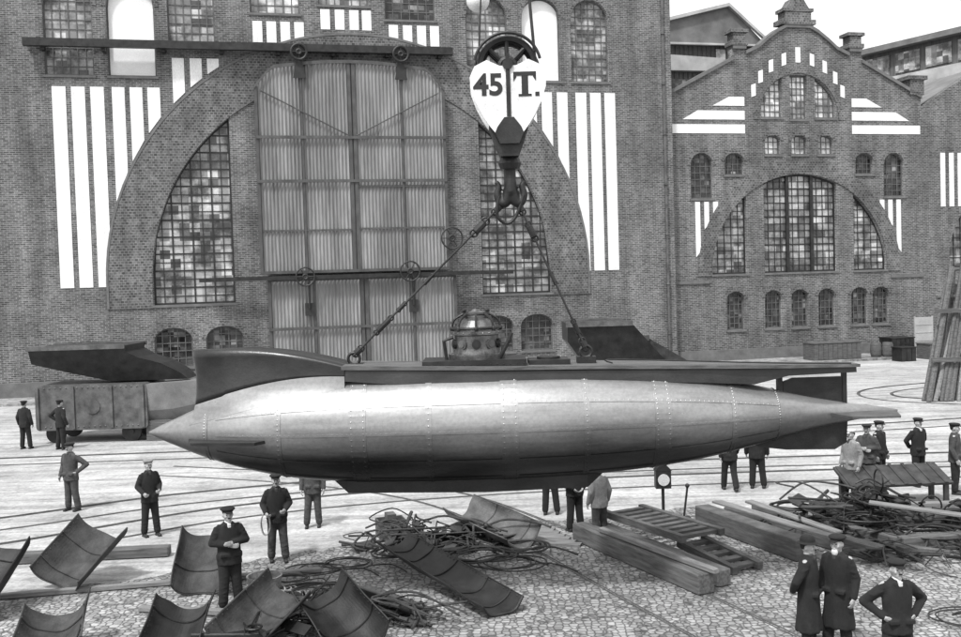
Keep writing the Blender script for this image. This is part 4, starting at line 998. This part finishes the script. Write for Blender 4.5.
def shedbox(s,t,w,d,h,label,m,name='wooden_crate',catg='crate'):
    bm=bmesh.new(); box(bm,-w/2,w/2,-d/2,d/2,0,h)
    k=int(w/.3)
    for i in range(k): box(bm,-w/2+i*w/k+.02,-w/2+(i+1)*w/k-.02,-d/2-.03,-d/2-.002,.03,h-.03)
    box(bm,-w/2-.04,w/2+.04,-d/2-.06,d/2+.04,h+.002,h+.06)
    o=mk(name,bm,m); o.location=W(s,t,.0); o.rotation_euler=(0,0,math.atan2(sa,ca)); tag(o,label,catg); return o
shedbox(21.5,-2.0,3.2,1.2,1.0,'long low wooden bin against the brick hall',WOOD).location.z=.13
shedbox(26.0,-2.0,1.6,1.2,1.1,'dark wooden crate by the brick hall',DARK).location.z=.13
shedbox(27.3,-3.6,1.3,1.2,.9,'dark wooden crate by the brick hall',WOOD)
shedbox(24.9,-4.2,1.0,.9,.8,'dark wooden crate by the brick hall',DARK)
bm=bmesh.new(); box(bm,-.6,.6,-.04,.04,.2,2.3)
for i in range(4): box(bm,-.6,.6,-.06,-.041,.3+.5*i,.36+.5*i)
box(bm,-.66,-.601,-.05,.05,0,2.35); box(bm,.601,.66,-.05,.05,0,2.35)
o=mk('notice_board',bm,ROOFL); o.location=W(28.3,-1.5,.13); o.rotation_euler=(0,0,math.atan2(sa,ca)); tag(o,'pale boarded panel on posts by the wall','board')
def barrel(s,t):
    bm=bmesh.new(); loft(bm,[(0,0,0,.28,.28),(.2,0,0,.33,.33),(.45,0,0,.35,.35),(.7,0,0,.33,.33),(.9,0,0,.28,.28)],18)
    for z in(.15,.75): torus(bm,(0,0,z),.325,.015,'Z',20,5)
    o=mk('barrel',bm,WOOD); p=W(s,t); o.location=(p[0],p[1],.13 if t>-3 else 0); tag(o,'wooden barrel near the brick wall','barrel','barrels by the wall')
for s,t in((24.4,-2.2),(25.0,-2.5),(28.9,-2.4),(29.5,-2.6)): barrel(s,t)

# ---------------------------------------------------------------- light, world, camera
w=bpy.data.worlds.new('World'); scene.world=w; w.use_nodes=True; n=w.node_tree
bg=n.nodes['Background']; sk=n.nodes.new('ShaderNodeTexSky'); sk.sky_type='NISHITA'; sk.sun_disc=False
EL,AZ=R(58),R(210)
sk.sun_elevation=EL; sk.sun_rotation=AZ; sk.dust_density=5; sk.air_density=1.5
bw=n.nodes.new('ShaderNodeRGBToBW'); n.links.new(sk.outputs[0],bw.inputs[0])
mx=n.nodes.new('ShaderNodeMath'); mx.operation='MULTIPLY_ADD'; mx.inputs[1].default_value=.8; mx.inputs[2].default_value=5.6
n.links.new(bw.outputs[0],mx.inputs[0]); n.links.new(mx.outputs[0],bg.inputs['Color']); bg.inputs['Strength'].default_value=.15
sd=bpy.data.lights.new('sun','SUN'); sd.energy=3.8; sd.angle=R(5); so=bpy.data.objects.new('sun',sd); COL.objects.link(so)
dirv=Vector((math.sin(AZ)*math.cos(EL),math.cos(AZ)*math.cos(EL),math.sin(EL)))
so.rotation_euler=dirv.to_track_quat('Z','Y').to_euler()
cd=bpy.data.cameras.new('camera'); cd.lens=37.46; cd.sensor_width=36; cd.clip_end=3000; co=bpy.data.objects.new('camera',cd); COL.objects.link(co)
co.matrix_world=Matrix.Translation((0,0,5.5))@Matrix.Rotation(R(90)-math.atan(.037),4,'X')@Matrix.Rotation(-.03,4,'Z')
scene.camera=co
